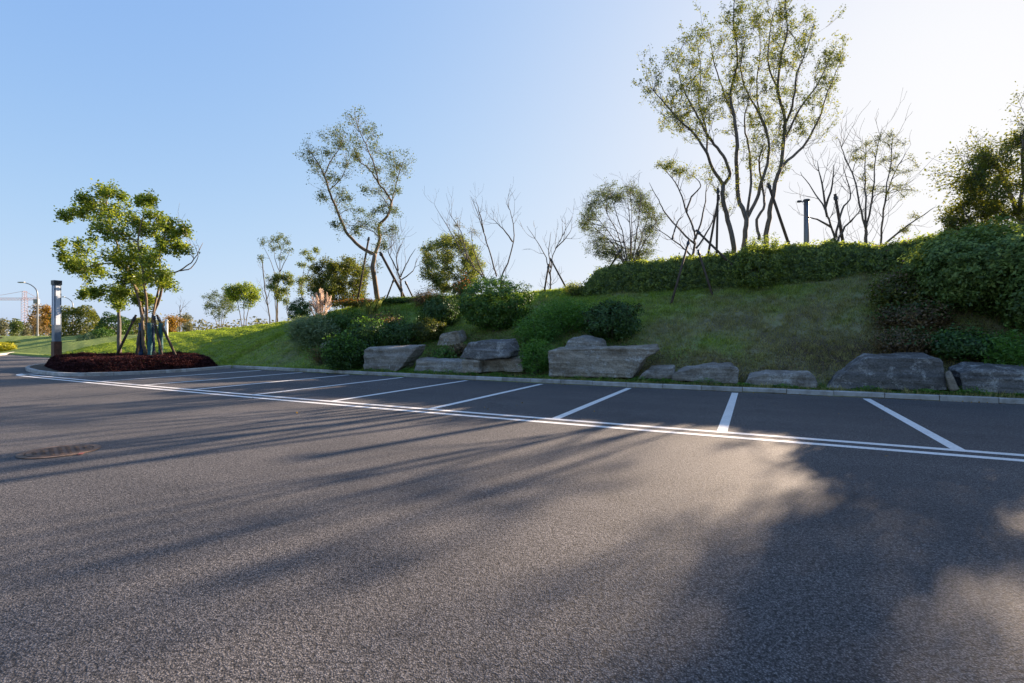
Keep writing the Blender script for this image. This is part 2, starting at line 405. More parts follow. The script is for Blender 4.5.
# the hooked end of the double line round the island nose
arc = []
for k in range(13):
    t = k/12*math.pi*.9
    arc.append((-24.6-.95*math.sin(t)-.9*k/12*0, (L1+L2)/2+.0+ .55*(1-math.cos(t))*.5))
V = []
for k, (u, v) in enumerate(arc):
    t = k/12*math.pi*.9
    nx, ny = -math.sin(t)*0-.3*math.sin(t), -math.cos(t)
    w = .25*(1-k/12)+.07
    V += [(*world(u+nx*w*.5-.0, v+ny*w*.5), PZ+.001), (*world(u-nx*w*.5, v-ny*w*.5), PZ+.001)]
m.add(V, [(2*i, 2*i+1, 2*i+3, 2*i+2) for i in range(len(arc)-1)])
for u in BAYS:
    w = .075; V = []
    for k in range(7):
        v = L1+LW/2+.002+(14.06-L1-LW/2)*k/6
        V += [(*world(u-w, v), PZ), (*world(u+w, v), PZ)]
    m.add(V, [(2*i, 2*i+1, 2*i+3, 2*i+2) for i in range(6)])
tag(m.build('parking_lines', M['paint']), kind='structure')

def kerb(name, path, closed=False, w=.13, h=.125, seg=1.0, inward=1):
    """row of kerb stones along a plan polyline (outer edge), with open joints"""
    path = [np.array(p, float) for p in path]
    d = [0]
    for a, b in zip(path, path[1:]): d.append(d[-1]+np.linalg.norm(b-a))
    tot = d[-1]; d = np.array(d); A = np.array(path)
    def pt(s): return np.array([np.interp(s, d, A[:, 0]), np.interp(s, d, A[:, 1])])
    m = MB(); n = int(tot/seg)
    for k in range(n):
        s0, s1 = tot*k/n+.008, tot*(k+1)/n-.008
        ss = np.linspace(s0, s1, 4); rings = []
        dz = rng.normal()*.004; dn = rng.normal()*.004
        for s in ss:
            t = pt(min(s+.05, tot))-pt(max(s-.05, 0)); t /= np.linalg.norm(t)+1e-9
            nn = np.array([-t[1], t[0]])*inward
            p = pt(s)+nn*dn
            ch = .018
            rings.append([(*p, -.03), (*p, h-ch+dz), (*(p+nn*ch), h+dz), (*(p+nn*w), h+dz), (*(p+nn*w), -.03)])
        V = [q for r in rings for q in r]; Fc = []
        for i in range(3):
            for j in range(4): Fc.append((i*5+j, i*5+j+1, (i+1)*5+j+1, (i+1)*5+j) if inward < 0 else (i*5+j, (i+1)*5+j, (i+1)*5+j+1, i*5+j+1))
        Fc += [(0, 1, 2, 3, 4), (19, 18, 17, 16, 15)]
        m.add(V, Fc)
    o = m.build(name, M['kerb']); tag(o, kind='structure')
    return o
kerb('kerb', [world(u, KERB) for u in np.linspace(40, -21.4, 90)], inward=-1)
m = MB()
V = []
us = np.linspace(40, -75, 150)
for u in us: V += [(*world(u, KERB+.05), .085), (*world(u, KERB+.12), .085)]
m.add(V, [(2*i, 2*i+1, 2*i+3, 2*i+2) for i in range(len(us)-1)])
tag(m.build('kerb_bedding', M['joint']), kind='structure')

# island at the end of the row (real plan coordinates, curved nose)
def rw(u, v): return np.array([u*CT+v*ST, -u*ST+v*CT])       # without the bend
ISL = [(-21.55, 15.1), (-21.15, 13.8), (-20.95, 12.5), (-21.05, 11.2), (-21.45, 10.2), (-22.1, 9.55), (-23.2, 9.3), (-24.6, 9.45),
       (-26.2, 9.75), (-28.2, 10.3), (-30.2, 11.2), (-31.6, 12.6), (-32.4, 14.6), (-32.8, 17.0), (-33.0, 19)]
def smooth(pts, n):
    pts = np.array(pts, float); k = len(pts)
    out = []
    for i in range(k-1):
        p0, p1, p2, p3 = pts[max(i-1, 0)], pts[i], pts[i+1], pts[min(i+2, k-1)]
        for t in np.arange(n)/n:
            out.append(.5*((2*p1)+(-p0+p2)*t+(2*p0-5*p1+4*p2-p3)*t*t+(-p0+3*p1-3*p2+p3)*t**3))
    out.append(pts[-1]); return np.array(out)
ISLS = smooth(ISL, 5)
kerb('island_kerb', [rw(u, v) for u, v in ISLS], inward=-1, seg=.8)
m = MB()
cen = np.array([-26.5, 14.0])
ins = [c+(p-c)*(1-.1/np.linalg.norm(p-c)) for p in ISLS for c in [cen]]
V = [(*rw(*p), .09) for p in ins]; m.add(V, [tuple(range(len(V)))])
soil = simple('planting_soil', (.09, .065, .045), .95, var=.3, scale=9, bump=.8)
tag(m.build('island_soil', soil), kind='structure')

# far-left verge, its kerb, flower bed and footpath
VER = [flat(-260, 372), flat(-120, 363), flat(-40, 358), flat(0, 355.5), flat(14, 353.6), flat(22.5, 352.2), flat(27, 351.4), flat(40, 351.6), flat(75, 352), flat(120, 352.5)]
VERS = smooth(VER, 4)
back = [flat(230, 347.5), (40, 700), (-900, 700), (-900, 30)]
m = MB(); V = [(*p, .10) for p in VERS]+[(*p, .10) for p in back]; m.add(V, [tuple(range(len(V)))])
tag(m.build('lawn_verge', M['turf']), kind='structure')
kerb('verge_kerb', list(VERS), inward=1, w=.2, seg=1.2, h=.14)
m = MB(); pa = smooth([flat(-60, 349.5), flat(0, 348.6), flat(18, 348.2), flat(32, 347.6), flat(60, 347.2), flat(140, 346.8)], 6); V = []
for p in pa: V += [(p[0], p[1], .104), (p[0]*1.035, p[1]*1.035, .104)]
m.add(V, [(2*i, 2*i+2, 2*i+3, 2*i+1) for i in range(len(pa)-1)])
tag(m.build('footpath', M['path']), kind='structure')

# grass on the bank
def grass(name, u0, u1, v0, v1, n, h, w, nearbias=True):
    u = rng.uniform(u0, u1, n); v = rng.uniform(v0, v1, n)
    X, Y = world(u, v); Z = ground(X, Y)
    keep = vnoise(X, Y, 1.7)+.7*vnoise(X+7, Y-3, 4.1) > -.75
    keep &= ~((u > -23) & (u < -6.5) & (v < 20.5) & (rng.random(n) < .75))
    X, Y, Z = X[keep], Y[keep], Z[keep]; n = len(X)
    a = rng.uniform(0, 2*math.pi, n); hh = h*rng.uniform(.5, 1.4, n)*(1+.35*vnoise(X, Y, 2.3)); ww = w*rng.uniform(.6, 1.3, n)
    lean = rng.normal(0, .5, (n, 2))*hh[:, None]
    p = np.stack([X, Y, Z-.01], 1); s = np.stack([np.cos(a)*ww/2, np.sin(a)*ww/2, np.zeros(n)], 1)
    top = p+np.stack([lean[:, 0], lean[:, 1], hh], 1)
    V = np.stack([p-s, p+s, top], 1).reshape(-1, 3)
    # longer tufts standing out of the sward
    nt_ = n//220; i = rng.integers(0, n, nt_); i = np.repeat(i, 16); q = p[i]+rng.normal(0, .05, (len(i), 3))*[1, 1, 0]
    a = rng.uniform(0, 6.3, len(i)); sw = np.stack([np.cos(a), np.sin(a), a*0], 1)*w*.55
    tp = q+np.stack([rng.normal(0, .07, len(i)), rng.normal(0, .07, len(i)), h*rng.uniform(1.0, 2.4, len(i))], 1)
    V = np.concatenate([V, np.stack([q-sw, q+sw, tp], 1).reshape(-1, 3)])
    return raw_mesh(name, V, 3, M['blades'])
tag(grass('slope_grass', -24, 13, KERB+.17, 24.5, 340000, .085, .022), 'shaggy grass covering the shaded bank above the parking bays', 'grass', kind='stuff')
tag(grass('lawn_grass', -46, -20, KERB+.17, 25, 170000, .05, .03), 'short green lawn on the sunlit slope behind the round planting island', 'grass', kind='stuff')

# ------------------------------------------------------------------ trees
def cat(pts, n=5): return smooth(pts, n)
LIMB = .66
class Tree:
    def __init__(s, name, label, cat_, base, Y, bark, leaf=None, group=None):
        s.root = thing(name, label, cat_, base, group); s.b = MB(); s.sites = []; s.Y = Y; s.bark = bark; s.leaf = leaf; s.nodes = []; s.base = np.array(base, float)
    def limb(s, px, r0, r1, wander=.35, sides=7, dy0=0.0, link0=True):
        """limb through picture points px at the tree's own distance, wandering in depth"""
        n = len(px); dy = np.cumsum(rng.normal(0, wander, n)); dy -= dy[0]; dy += dy0
        pts = []
        for (x, y), e in zip(px, dy):
            q = P(x, y, s.Y+e); pts.append(q)
        c = cat(pts, 4); c[1:] += rng.normal(0, .012, (len(c)-1, 3))
        t = np.linspace(0, 1, len(c)); rad = LIMB*(r0*(1-t)**.8+r1*(1-(1-t)**.8))
        s.b.tube(c, rad, sides)
        for k in range(1, len(c)): s.nodes.append((c[k], (c[k]-c[k-1])/np.linalg.norm(c[k]-c[k-1]+1e-9), rad[k], t[k]))
        return c, rad
    def twig(s, p, d, L, r, lvl, up=.25, kink=.28, kids=3, ang=.75, leafy=True, ratio=.6):
        n = 5; pts = [np.array(p)]; d = np.array(d)/np.linalg.norm(d)
        ds = []
        for k in range(n):
            d = d+rng.normal(0, kink, 3)*.5; d[2] += up*.3; d /= np.linalg.norm(d); ds.append(d)
            pts.append(pts[-1]+d*L/n)
        pts = np.array(pts)
        s.b.tube(pts, np.linspace(r, max(r*.35, .004), n+1), 4 if lvl > 0 else 3, cap=False)
        if lvl == 0:
            if leafy: s.sites += [pts[k]+(pts[k+1]-pts[k])*rng.random() for k in (1, 2, 3, 4)]+[pts[-1]]
            return
        for j in range(kids):
            k = 1+int(rng.random()*n*.999) if j else n
            k = min(k, n)
            q = rng.normal(0, 1, 3); q -= q.dot(ds[k-1])*ds[k-1]; q /= np.linalg.norm(q)+1e-9
            s.twig(pts[k], ds[k-1]*math.cos(ang)+q*math.sin(ang)*(1 if j else .4), L*ratio*rng.uniform(.7, 1.2), r*.6, lvl-1, up, kink, kids, ang, leafy, ratio)
    def twigs(s, n, L, r, lvl, tmin=.3, leafy=False, **kw):
        c = [q for q in s.nodes if q[3] >= tmin]
        for k in range(n):
            p, d, rr, t = c[int(rng.integers(len(c)))]
            q = rng.normal(0, 1, 3); q -= q.dot(d)*d; q /= np.linalg.norm(q)
            s.twig(p, d*.75+q*.75, L*rng.uniform(.6, 1.3)*(1.2-.5*t), min(r, rr*.8), lvl, leafy=leafy, **kw)
    def lobe(s, x, y, rpx, nt=10, dz=1.0, lvl=1, up=.1, Lk=1.0):
        """a leafy spray: a branch reaching from the nearest limb into a clump of twigs"""
        R = rpx*s.Y/F; c = P(x, y, s.Y+rng.normal(0, dz))
        best = None; bd = 1e9
        for p, d, r, t in s.nodes:
            e = c-p; D = np.linalg.norm(e)+max(0, p[2]-c[2])*1.5
            if D < bd: bd = D; best = (p, d, r)
        p, d, r = best; e = c-p; D = np.linalg.norm(e)
        if D > .15:
            mid = p+e*.5+d*D*.15+rng.normal(0, .05*D, 3); q = cat([p, mid, c], 4)
            r1 = min(r*.7, .008+.009*D)
            s.b.tube(q, np.linspace(r1, .006, len(q)), 5, cap=False)
            st = [q[int(i)] for i in rng.integers(len(q)//2, len(q), nt)]
        else: st = [c]*nt
        for k in range(nt):
            dd = unit(1)[0]; dd[2] = dd[2]*.7+.15
            s.twig(st[k], dd, R*rng.uniform(.5, 1.0)*Lk, .006, lvl, up, .4, 3, .8, True, .6)
    def done(s, leaf_size=.09, per=3, spread=.1, keep=1.0, aspect=.5, droop=0, name='crown', maxn=60000):
        s.b.build('trunk', s.bark, s.root, smooth=True)
        if s.leaf is not None and s.sites:
            st = np.array(s.sites); st = np.repeat(st, per, 0)
            st = st[rng.random(len(st)) < keep][:maxn*4]
            if len(st) > maxn: st = st[rng.permutation(len(st))[:maxn]]
            st = st+rng.normal(0, spread, st.shape)
            raw_mesh(name, leaf_quads(st, leaf_size, aspect, droop=droop), 4, s.leaf, s.root)
        return s.root
def zc(ox, oy, k):
    return lambda *pts: [(ox+a/k, oy+b/k) for a, b in pts]
def pole(label, a, b, Y, r=.045, dy=0.0, group='wooden props holding the trees'):
    p = P(*a, Y); q = P(*b, Y); p[1] += dy
    p[2] = min(p[2], G(p[0], p[1])+.05)-.1
    t = thing('support_pole', label, 'tree prop', (p[0], p[1], p[2]), group)
    m = MB(); m.tube([p, p+(q-p)*.5, q], [r, r*.97, r*.9], 8); m.build('shaft', M['pole'], t, smooth=True)
    m = MB(); e = (q-p)/np.linalg.norm(q-p); m.tube([q-e*.22, q-e*.10], [r*1.35, r*1.35], 8); m.build('binding', M['cap'], t)
    return t

# --- tall multi-stemmed tree on the bank
z6 = zc(620, 0, 2.733)
X, Y, Z = at(748, 23.6)
T = Tree('tall_tree', 'tall airy multi-stemmed tree rising highest above the hedge, thin yellow-green leaves', 'tree', (X, Y, Z), Y, M['bark'], M['l_tall'])
zb = lambda x: (x, 252)
T.limb([(733, 256)]+z6((310, 670), (295, 600), (280, 540), (283, 505)), .16, .12)
T.limb(z6((283, 505), (255, 465), (237, 420), (205, 370), (165, 332), (122, 282), (85, 240)), .11, .015)
T.limb(z6((283, 505), (300, 475), (282, 425), (250, 385), (226, 345), (198, 290), (172, 240), (152, 175)), .11, .015)
T.limb(z6((237, 420), (235, 350), (215, 280), (220, 200), (205, 80)), .07, .012)
T.limb([(744, 256)]+z6((340, 660), (345, 600), (325, 540), (318, 460), (320, 380), (312, 320), (302, 250), (322, 160), (310, 60), (315, -5)), .17, .02)
T.limb(z6((312, 320), (280, 240), (255, 160), (245, 90)), .06, .012)
T.limb(z6((345, 600), (375, 540), (385, 500), (402, 450), (406, 380), (386, 320), (346, 250), (330, 180), (345, 100)), .12, .015)
T.limb(z6((406, 380), (380, 300), (375, 220), (385, 120), (372, 50)), .07, .012)
T.limb(z6((345, 600), (358, 500), (352, 400), (340, 330), (355, 260)), .09, .02)
T.limb([(766, 256)]+z6((400, 640), (410, 580), (425, 500), (440, 450), (452, 330), (432, 250), (442, 150), (457, 80), (450, -8)), .17, .02)
T.limb(z6((380, 655), (375, 600), (395, 560), (390, 510), (380, 450), (390, 400)), .10, .04)
T.limb(z6((425, 500), (447, 450), (500, 402), (540, 330), (568, 250), (612, 150)), .11, .012)
T.limb(z6((440, 400), (490, 300), (540, 230), (577, 150)), .08, .012)
T.limb(z6((447, 350), (470, 290), (482, 210), (500, 160), (533, 65)), .08, .012)
T.limb(z6((457, 80), (480, 110), (500, 160)), .03, .02)
T.limb(z6((432, 250), (405, 170), (410, 90), (425, 10)), .06, .012)
for x, y, r in [(100,240,28),(120,290,26),(140,180,30),(160,240,34),(175,120,34),(200,85,30),(205,170,38),(240,90,32),(235,250,34),(250,180,34),(290,150,34),
                (300,60,32),(320,15,22),(335,100,34),(325,200,34),(330,260,30),(255,310,26),(190,310,30),(150,340,24),(120,350,18),(400,60,30),(450,20,26),(440,110,30),
                (410,160,30),(470,170,28),(520,110,22),(500,50,20),(560,170,26),(575,220,26),(570,260,22),(545,290,22),(440,240,30),(390,250,28),(480,260,26),(410,320,26),
                (500,360,20),(530,340,18),(450,470,14),(360,440,18),(480,330,20),(600,165,16),(380,190,28),(280,270,26),(350,340,20)]:
    T.lobe(*z6((x, y))[0], r/2.733*1.1, 8, .7)
T.twigs(200, .95, .011, 2, .38, leafy=True, up=.5)
T.done(.08, 3, .06, .8)
pole('long dark pole leaning left against the tall multi-stemmed tree, on its right side', (800, 246), (768, 183), Y-.4, .06)
pole('steep pole on the left of the tall multi-stemmed tree, tilted right', (703, 262), (719, 195), Y-.3, .05)
pole('almost upright pole just left of the tall multi-stemmed tree', (716, 262), (718, 188), Y-.5, .05)

# --- leaning forked tree in the middle
z3 = zc(300, 100, 3.104)
X, Y, Z = at(377.5, 22.8)
T = Tree('leaning_tree', 'forked leaning tree with two crooked limbs and sparse grey-green leaves, centre left', 'tree', (X, Y, Z), Y, M['bark_w'], M['l_lean'])
T.limb([(378, 303)]+z3((240, 610), (232, 560), (226, 520), (233, 478)), .24, .17)
T.limb(z3((233, 478), (200, 465), (150, 420), (130, 380), (110, 330), (90, 280), (75, 232), (52, 190), (32, 160)), .17, .02, .5)
T.limb(z3((75, 232), (95, 190), (122, 150), (132, 115)), .06, .012)
T.limb(z3((90, 280), (130, 240), (150, 190)), .05, .012)
T.limb(z3((233, 478), (248, 430), (245, 390), (270, 360), (284, 320), (270, 290), (245, 260), (215, 215), (185, 190), (168, 150)), .16, .02, .5)
T.limb(z3((270, 360), (284, 320), (296, 270), (310, 220), (322, 190)), .08, .012)
T.limb(z3((245, 260), (230, 200), (210, 150), (187, 100), (175, 68)), .07, .012)
T.limb(z3((248, 430), (230, 410), (190, 395), (150, 388)), .05, .015)
for x, y, r in [(40,165,26),(70,120,26),(105,110,24),(55,200,22),(120,150,24),(150,200,22),(90,170,22),(100,240,16),(130,290,26),(160,310,18),(190,280,18),(70,305,20),(110,390,14),(190,345,14),
                (195,95,22),(230,110,22),(240,150,28),(200,150,22),(270,180,26),(305,200,22),(290,240,22),(250,210,24),(180,180,18),(295,280,18),(300,350,22),(260,330,18),(280,420,24),
                (215,370,26),(240,400,22),(190,390,20),(170,415,16),(260,450,18),(290,400,18),(230,350,20)]:
    T.lobe(*z3((x, y))[0], r/3.104, 9, .8)
T.twigs(110, .85, .012, 1, .4, leafy=True, up=.15)
T.done(.10, 3, .11, .85)
pole('pole leaning right against the forked leaning tree, on its left', (356, 303), (369, 237), Y-.3, .06)
pole('thick pole leaning left against the forked leaning tree, on its right', (406, 298), (380, 252), Y-.5, .08)

# --- round island tree
zi = zc(50, 180, 3.4125)
X, Y = flat(147, 362, .1)[0], 24.0
X = (147-CX)/F*Y
T = Tree('island_tree', 'broad bushy green tree with blue-wrapped trunks in the round island bed', 'tree', (X, Y, .1), Y, M['bark_w'], M['l_isl'])
T.limb([(148, 356)]+zi((318, 560), (315, 470), (290, 365), (255, 300), (180, 285), (70, 315)), .13, .02)
T.limb([(143, 356)]+zi((300, 560), (318, 450), (285, 350), (232, 225), (195, 115), (200, 45)), .13, .02)
T.limb([(151, 356)]+zi((335, 560), (330, 470), (320, 330), (300, 210), (330, 85)), .13, .02)
T.limb([(155, 356)]+zi((350, 560), (350, 470), (382, 370), (372, 260), (402, 180), (440, 150)), .13, .02)
T.limb(zi((350, 470), (385, 335), (442, 310), (492, 270), (522, 215)), .08, .012)
T.limb(zi((442, 310), (480, 300), (505, 260), (490, 215)), .05, .008)
T.limb(zi((285, 350), (230, 350), (160, 385)), .05, .015)
for x, y, r in [(195,60,40),(170,100,36),(230,60,28),(75,110,30),(55,120,22),(110,75,22),(250,120,46),(160,170,46),(115,220,34),(210,170,46),(250,210,50),(65,300,30),(120,310,36),(90,280,26),
                (180,310,34),(220,270,44),(330,68,24),(310,80,16),(360,130,36),(330,180,42),(390,160,30),(330,250,48),(300,330,40),(350,340,42),(290,270,40),(410,355,28),(385,330,30),(415,190,30),
                (440,170,18),(430,230,20),(390,230,30),(160,388,24),(135,380,16),(240,390,18),(310,400,30),(330,420,24),(300,150,34),(280,300,36),(45,215,12),(260,340,26),(350,290,34),(310,380,26)]:
    T.lobe(*zi((x, y))[0], r/3.4125, 12, .9)
T.twigs(14, 1.2, .014, 1, .6, leafy=False)
T.done(.13, 4, .10, 1, .55)
root = T.root
for k, (x, mt) in enumerate([(141, 'wrapb'), (147, 'wrapb'), (152.5, 'wrapt'), (157.5, 'wrapt')]):
    b = P(x, 356, Y-.2); t = P(x+.3*(147-x)*-.1, 323, Y-.2); b[1] += [0, .35, -.2, .2][k]; t[1] += [0, .35, -.2, .2][k]
    m = MB(); m.tube(smooth([b, b+(t-b)*.35+[.02, 0, 0], b+(t-b)*.7, t], 3), [.095+.010*math.sin(i*2.2+k) for i in range(10)], 10)
    m.build('trunk_wrap', M[mt], root, smooth=True)
for lab, a, b, dy in [('long pole slanting from the left up to the island tree', (112, 350), (136, 315), 0), ('pole slanting from the right up to the island tree, outermost', (180, 350), (157, 315), 0),
                      ('pale steep pole in front of the wrapped trunks of the island tree', (135, 353), (143, 312), -.7), ('steep dark pole beside the teal wrapped trunk of the island tree', (164, 352), (153, 313), -.5)]:
    p = P(*a, Y+dy); p[2] = .09
    q = P(*b, Y); t = thing('support_pole', lab, 'tree prop', p, 'wooden props holding the trees')
    m = MB(); m.tube([p, p+(q-p)*.5, q], [.06, .058, .05], 8); m.build('shaft', M['pole'], t, smooth=True)
    m = MB(); e = (q-p)/np.linalg.norm(q-p); m.tube([q-e*.3, q-e*.12], [.075, .075], 8); m.build('binding', M['cap'], t)

# --- bare and small trees along the crest
def bare(name, label, px, vp, limbs, r0=.09, ntw=14, L=1.0, lvl=1, bark='bark_d', leaf=None, lobes=(), ls=.08, group=None, up=.5):
    X, Y, Z = at(px, vp)
    T = Tree(name, label, 'tree', (X, Y, Z), Y, M[bark], M[leaf] if leaf else None, group)
    for k, l in enumerate(limbs):
        r = r0 if k == 0 else r0*.62
        if k == 0:
            l = [(l[0][0], Y0-(Z-.15-H0)*F/Y)]+l
        T.limb(l, r, .05 if k == 0 and len(limbs) > 1 else .010, .22)
    T.twigs(ntw, L, .012, lvl, .3, up=up)
    for x, y, r in lobes: T.lobe(x, y, r, 6, .4)
    T.done(ls, 3, .08, .9)
    return X, Y, Z
zb4 = zc(400, 250, 3.938); z5 = zc(560, 150, 4.267); z7 = zc(780, 110, 4.016); z8 = zc(190, 210, 4.88)
X, Y, Z = bare('bare_sapling', 'leafless fan-shaped sapling just right of the forked leaning tree', 402, 22.9,
     [z3((315, 590), (312, 560), (302, 530)), z3((302, 530), (275, 470), (290, 450)), z3((312, 550), (335, 500), (360, 460)), z3((305, 530), (300, 480), (320, 440)), z3((312, 560), (350, 530), (362, 490))], .1, 26, 1.3)
pole('short pole left of the leafless fan-shaped sapling', (385, 300), (394, 279), Y-.2)
pole('short pole right of the leafless fan-shaped sapling', (414, 298), (405, 281), Y-.2)
bare('bare_sapling', 'leafless twiggy sapling in front of the round-crowned tree, leaning left', 485, 22.9,
     [z3((577, 560), (560, 545)), z3((565, 545), (520, 500), (480, 430), (450, 380), (415, 322)), z3((545, 530), (500, 440), (490, 400)), z3((575, 555), (540, 470), (530, 400)), z3((520, 500), (500, 410), (460, 350))], .08, 24, 1.0, leaf='l_grey', lobes=[(457, 226, 6), (474, 232, 6)], ls=.06)
bare('bare_tree', 'leafless tree with two long limbs curving up in a V', 500, 22.9,
     [z3((625, 560), (624, 550)), z3((610, 548), (590, 475), (570, 410), (550, 345), (530, 300)), z3((625, 550), (650, 490), (664, 420), (655, 355), (640, 318)), z3((660, 440), (630, 400), (600, 370)), z3((570, 410), (560, 360), (545, 310))], .1, 26, .9)
X, Y, Z = bare('bare_tree', 'leafless thin tree standing alone on the crest between two poles', 549, 23.0,
     [[(549.8, 293), (550.5, 283), (550.5, 270)], [(550.5, 272), (553, 256), (559, 242), (573, 217)], [(550, 275), (546, 258), (538, 243), (527, 226)], [(550.5, 268), (549, 250), (551, 232)], [(556, 248), (566, 238), (572, 228)]], .075, 22, .9)
pole('pole left of the leafless thin tree standing alone', (543.5, 294), (548.8, 264), Y-.3)
pole('pole right of the leafless thin tree standing alone, slanting left', (569, 291), (550, 258), Y-.3)
# ball-crowned tree
X, Y, Z = at(629, 23.2)
T = Tree('ball_tree', 'ball-crowned sparse tree at the left end of the crest hedge', 'tree', (X, Y, Z), Y, M['bark_d'], M['l_lean'])
for k in range(9):
    a = -1.25+2.5*k/8+rng.normal(0, .06); ex = 620+math.sin(a)*40; ey = 228-math.cos(a)*42
    T.limb([(629+k-4, 283), (629+(k-4)*.9+math.sin(a)*3, 262), (628+math.sin(a)*16, 248-math.cos(a)*12), (624+math.sin(a)*30, 238-math.cos(a)*28), (ex, ey)], .055, .008, .5)
for k in range(135):
    a = rng.uniform(0, 2*math.pi); q = rng.uniform(.3, 1)**.5
    x, y = 620+math.cos(a)*40*q, 227+math.sin(a)*42*q
    if y > 262 and abs(x-628) < 12: continue
    T.lobe(x, y, 6.5, 5, .8)
T.twigs(120, .75, .011, 1, .25, leafy=False, up=.15)
T.done(.06, 3, .07, .8)
pole('pole left of the ball-crowned tree, slanting right', (594, 289), (622, 248), Y-.5)
pole('short pole right of the ball-crowned tree', (646, 275), (637, 250), Y-.3)
# crooked sapling with a leafy tip
X, Y, Z = bare('crooked_tree', 'crooked nearly bare tree with one leafy branch tip, left of the tall tree', 692, 22.4,
     [z5((562, 470), (575, 400), (575, 350)), z5((560, 455), (540, 430), (480, 380), (390, 320)), z5((575, 400), (520, 350), (450, 270), (420, 215), (380, 140)), z5((575, 350), (550, 290), (520, 200), (480, 120), (415, 55)),
      z5((578, 380), (605, 290), (622, 200), (628, 140)), z5((540, 265), (560, 200), (600, 150), (560, 100)), z5((480, 380), (500, 310), (530, 280)), z5((580, 420), (640, 330), (660, 250))], .11, 22, .9,
     leaf='l_tall', lobes=[(x, y, 5) for x, y in z5((430, 60), (460, 75), (490, 90), (520, 95), (545, 85), (480, 60), (560, 110))], ls=.07)
pole('long pole slanting left over the hedge to the crooked tree', (745, 289), (696, 230), Y-.9, .05, -1.0)
pole('pale steep pole in front of the hedge below the crooked tree', (703, 291), (698, 250), Y-.9, .045, -1.0)
pole('pole slanting right over the hedge to the crooked tree', (663, 289), (689, 240), Y-.9, .045, -1.0)
# right of the tall tree
X, Y, Z = bare('bare_tree', 'leafless tree with upswept limbs rising from the hedge by the lamp post', 836, 22.2,
     [z7((225, 600), (222, 530)), z7((222, 530), (210, 480), (180, 400), (130, 320), (80, 250)), z7((190, 430), (170, 300), (150, 205)), z7((222, 540), (262, 470), (300, 430), (322, 395)), z7((225, 510), (250, 400), (285, 340), (250, 220)), z7((205, 470), (150, 440), (110, 430)), z7((180, 400), (210, 300), (215, 220))], .11, 30, 1.0)
pole('upright pole behind the leafless upswept tree by the lamp post', (847, 252), (835, 194), Y+.2, .055)
X, Y, Z = at(872, 23.4)
T = Tree('twiggy_tree', 'twiggy tree with small dark leaves against the bright sky right of the lamp post', 'tree', (X, Y, Z), Y, M['bark_d'], M['l_olive'])
T.limb([(866, 262)]+z7((345, 550), (345, 480)), .11, .08)
for l in [((345, 480), (320, 380), (300, 280), (255, 170), (232, 115)), ((345, 480), (370, 350), (380, 230), (405, 75)), ((345, 480), (345, 350), (340, 230), (350, 130)), ((430, 530), (520, 460), (625, 388))]:
    T.limb(z7(*l), .06, .01)
T.limb([(882, 258)]+z7((405, 540), (415, 400), (450, 280), (505, 175)), .07, .01)
T.limb(z7((415, 400), (440, 250), (455, 95)), .045, .01)
for x, y, r in [(300,160,20),(285,200,18),(330,190,22),(390,120,24),(370,170,24),(420,130,22),(375,230,22),(440,110,18),(470,190,20),(455,240,22),(340,260,20),(400,210,20),(500,350,20),(540,320,18),(480,300,20),
                (330,330,16),(560,230,14),(510,480,14),(530,430,12),(380,320,18),(440,330,16),(520,250,16),(500,140,16),(350,140,16),(500,500,12)]:
    T.lobe(*z7((x, y))[0], r/4.016, 7, .6)
T.twigs(40, 1.2, .010, 1, .3, leafy=False)
T.done(.055, 2, .07, .9)
# big tree at the right edge and the lower one beside it
X, Y, Z = at(1022, 23.8)
T = Tree('spreading_tree', 'large spreading tree with tiered branches at the right edge against the sun', 'tree', (X, Y, Z), Y, M['bark'], M['l_olive'])
T.limb([(1024, 262), (1022, 228), (1012, 200), (1000, 172), (985, 155)], .17, .03)
T.limb([(1022, 228), (1040, 190), (1060, 150), (1068, 110)], .14, .03)
T.limb([(1018, 215), (1024, 180), (1022, 145), (1030, 110)], .10, .02)
T.limb([(1012, 200), (995, 190), (975, 180), (962, 178)], .06, .015)
T.limb([(1040, 190), (1075, 170), (1100, 150)], .08, .015)
T.limb([(1024, 225), (1005, 215), (985, 210)], .06, .015)
for x, y, r in [(984,150,7),(966,192,6),(966,178,7),(975,170,8),(988,160,9),(985,182,9),(997,148,10),(1000,172,9),(1012,140,11),(1018,158,11),(1005,188,8),(1025,135,12),(1035,150,12),(1030,175,10),(1045,120,13),(1055,140,13),(1050,165,12),(1070,110,13),
                (1080,140,14),(1075,165,12),(1095,130,13),(1100,155,13),(1115,170,12),(1015,205,8),(1040,200,9),(985,203,7)]:
    T.lobe(x, y+8, r*1.1, 16, 1.2)
T.twigs(90, 1.1, .012, 1, .25, leafy=True)
T.done(.095, 3, .11, 1)
X, Y, Z = at(975, 23.2)
T = Tree('low_tree', 'low bushy tree below the spreading tree at the right, poking over the hedge', 'tree', (X, Y, Z), Y, M['bark_d'], M['l_olive'])
for k in range(7): T.limb([(975+k, 255), (972+k*2, 238), (950+k*9, 222-4*math.sin(k*.6)), (938+k*12, 218-14*math.sin(k*.52))], .05, .01)
for x, y, r in [(942,225,7),(950,218,8),(960,210,9),(968,203,9),(978,200,9),(988,204,9),(998,208,8),(960,224,9),(975,217,9),(990,220,9),(1005,218,8),(948,232,7),(982,230,9),(968,233,8)]:
    T.lobe(x, y, r, 10, .7)
T.done(.09, 3, .08)
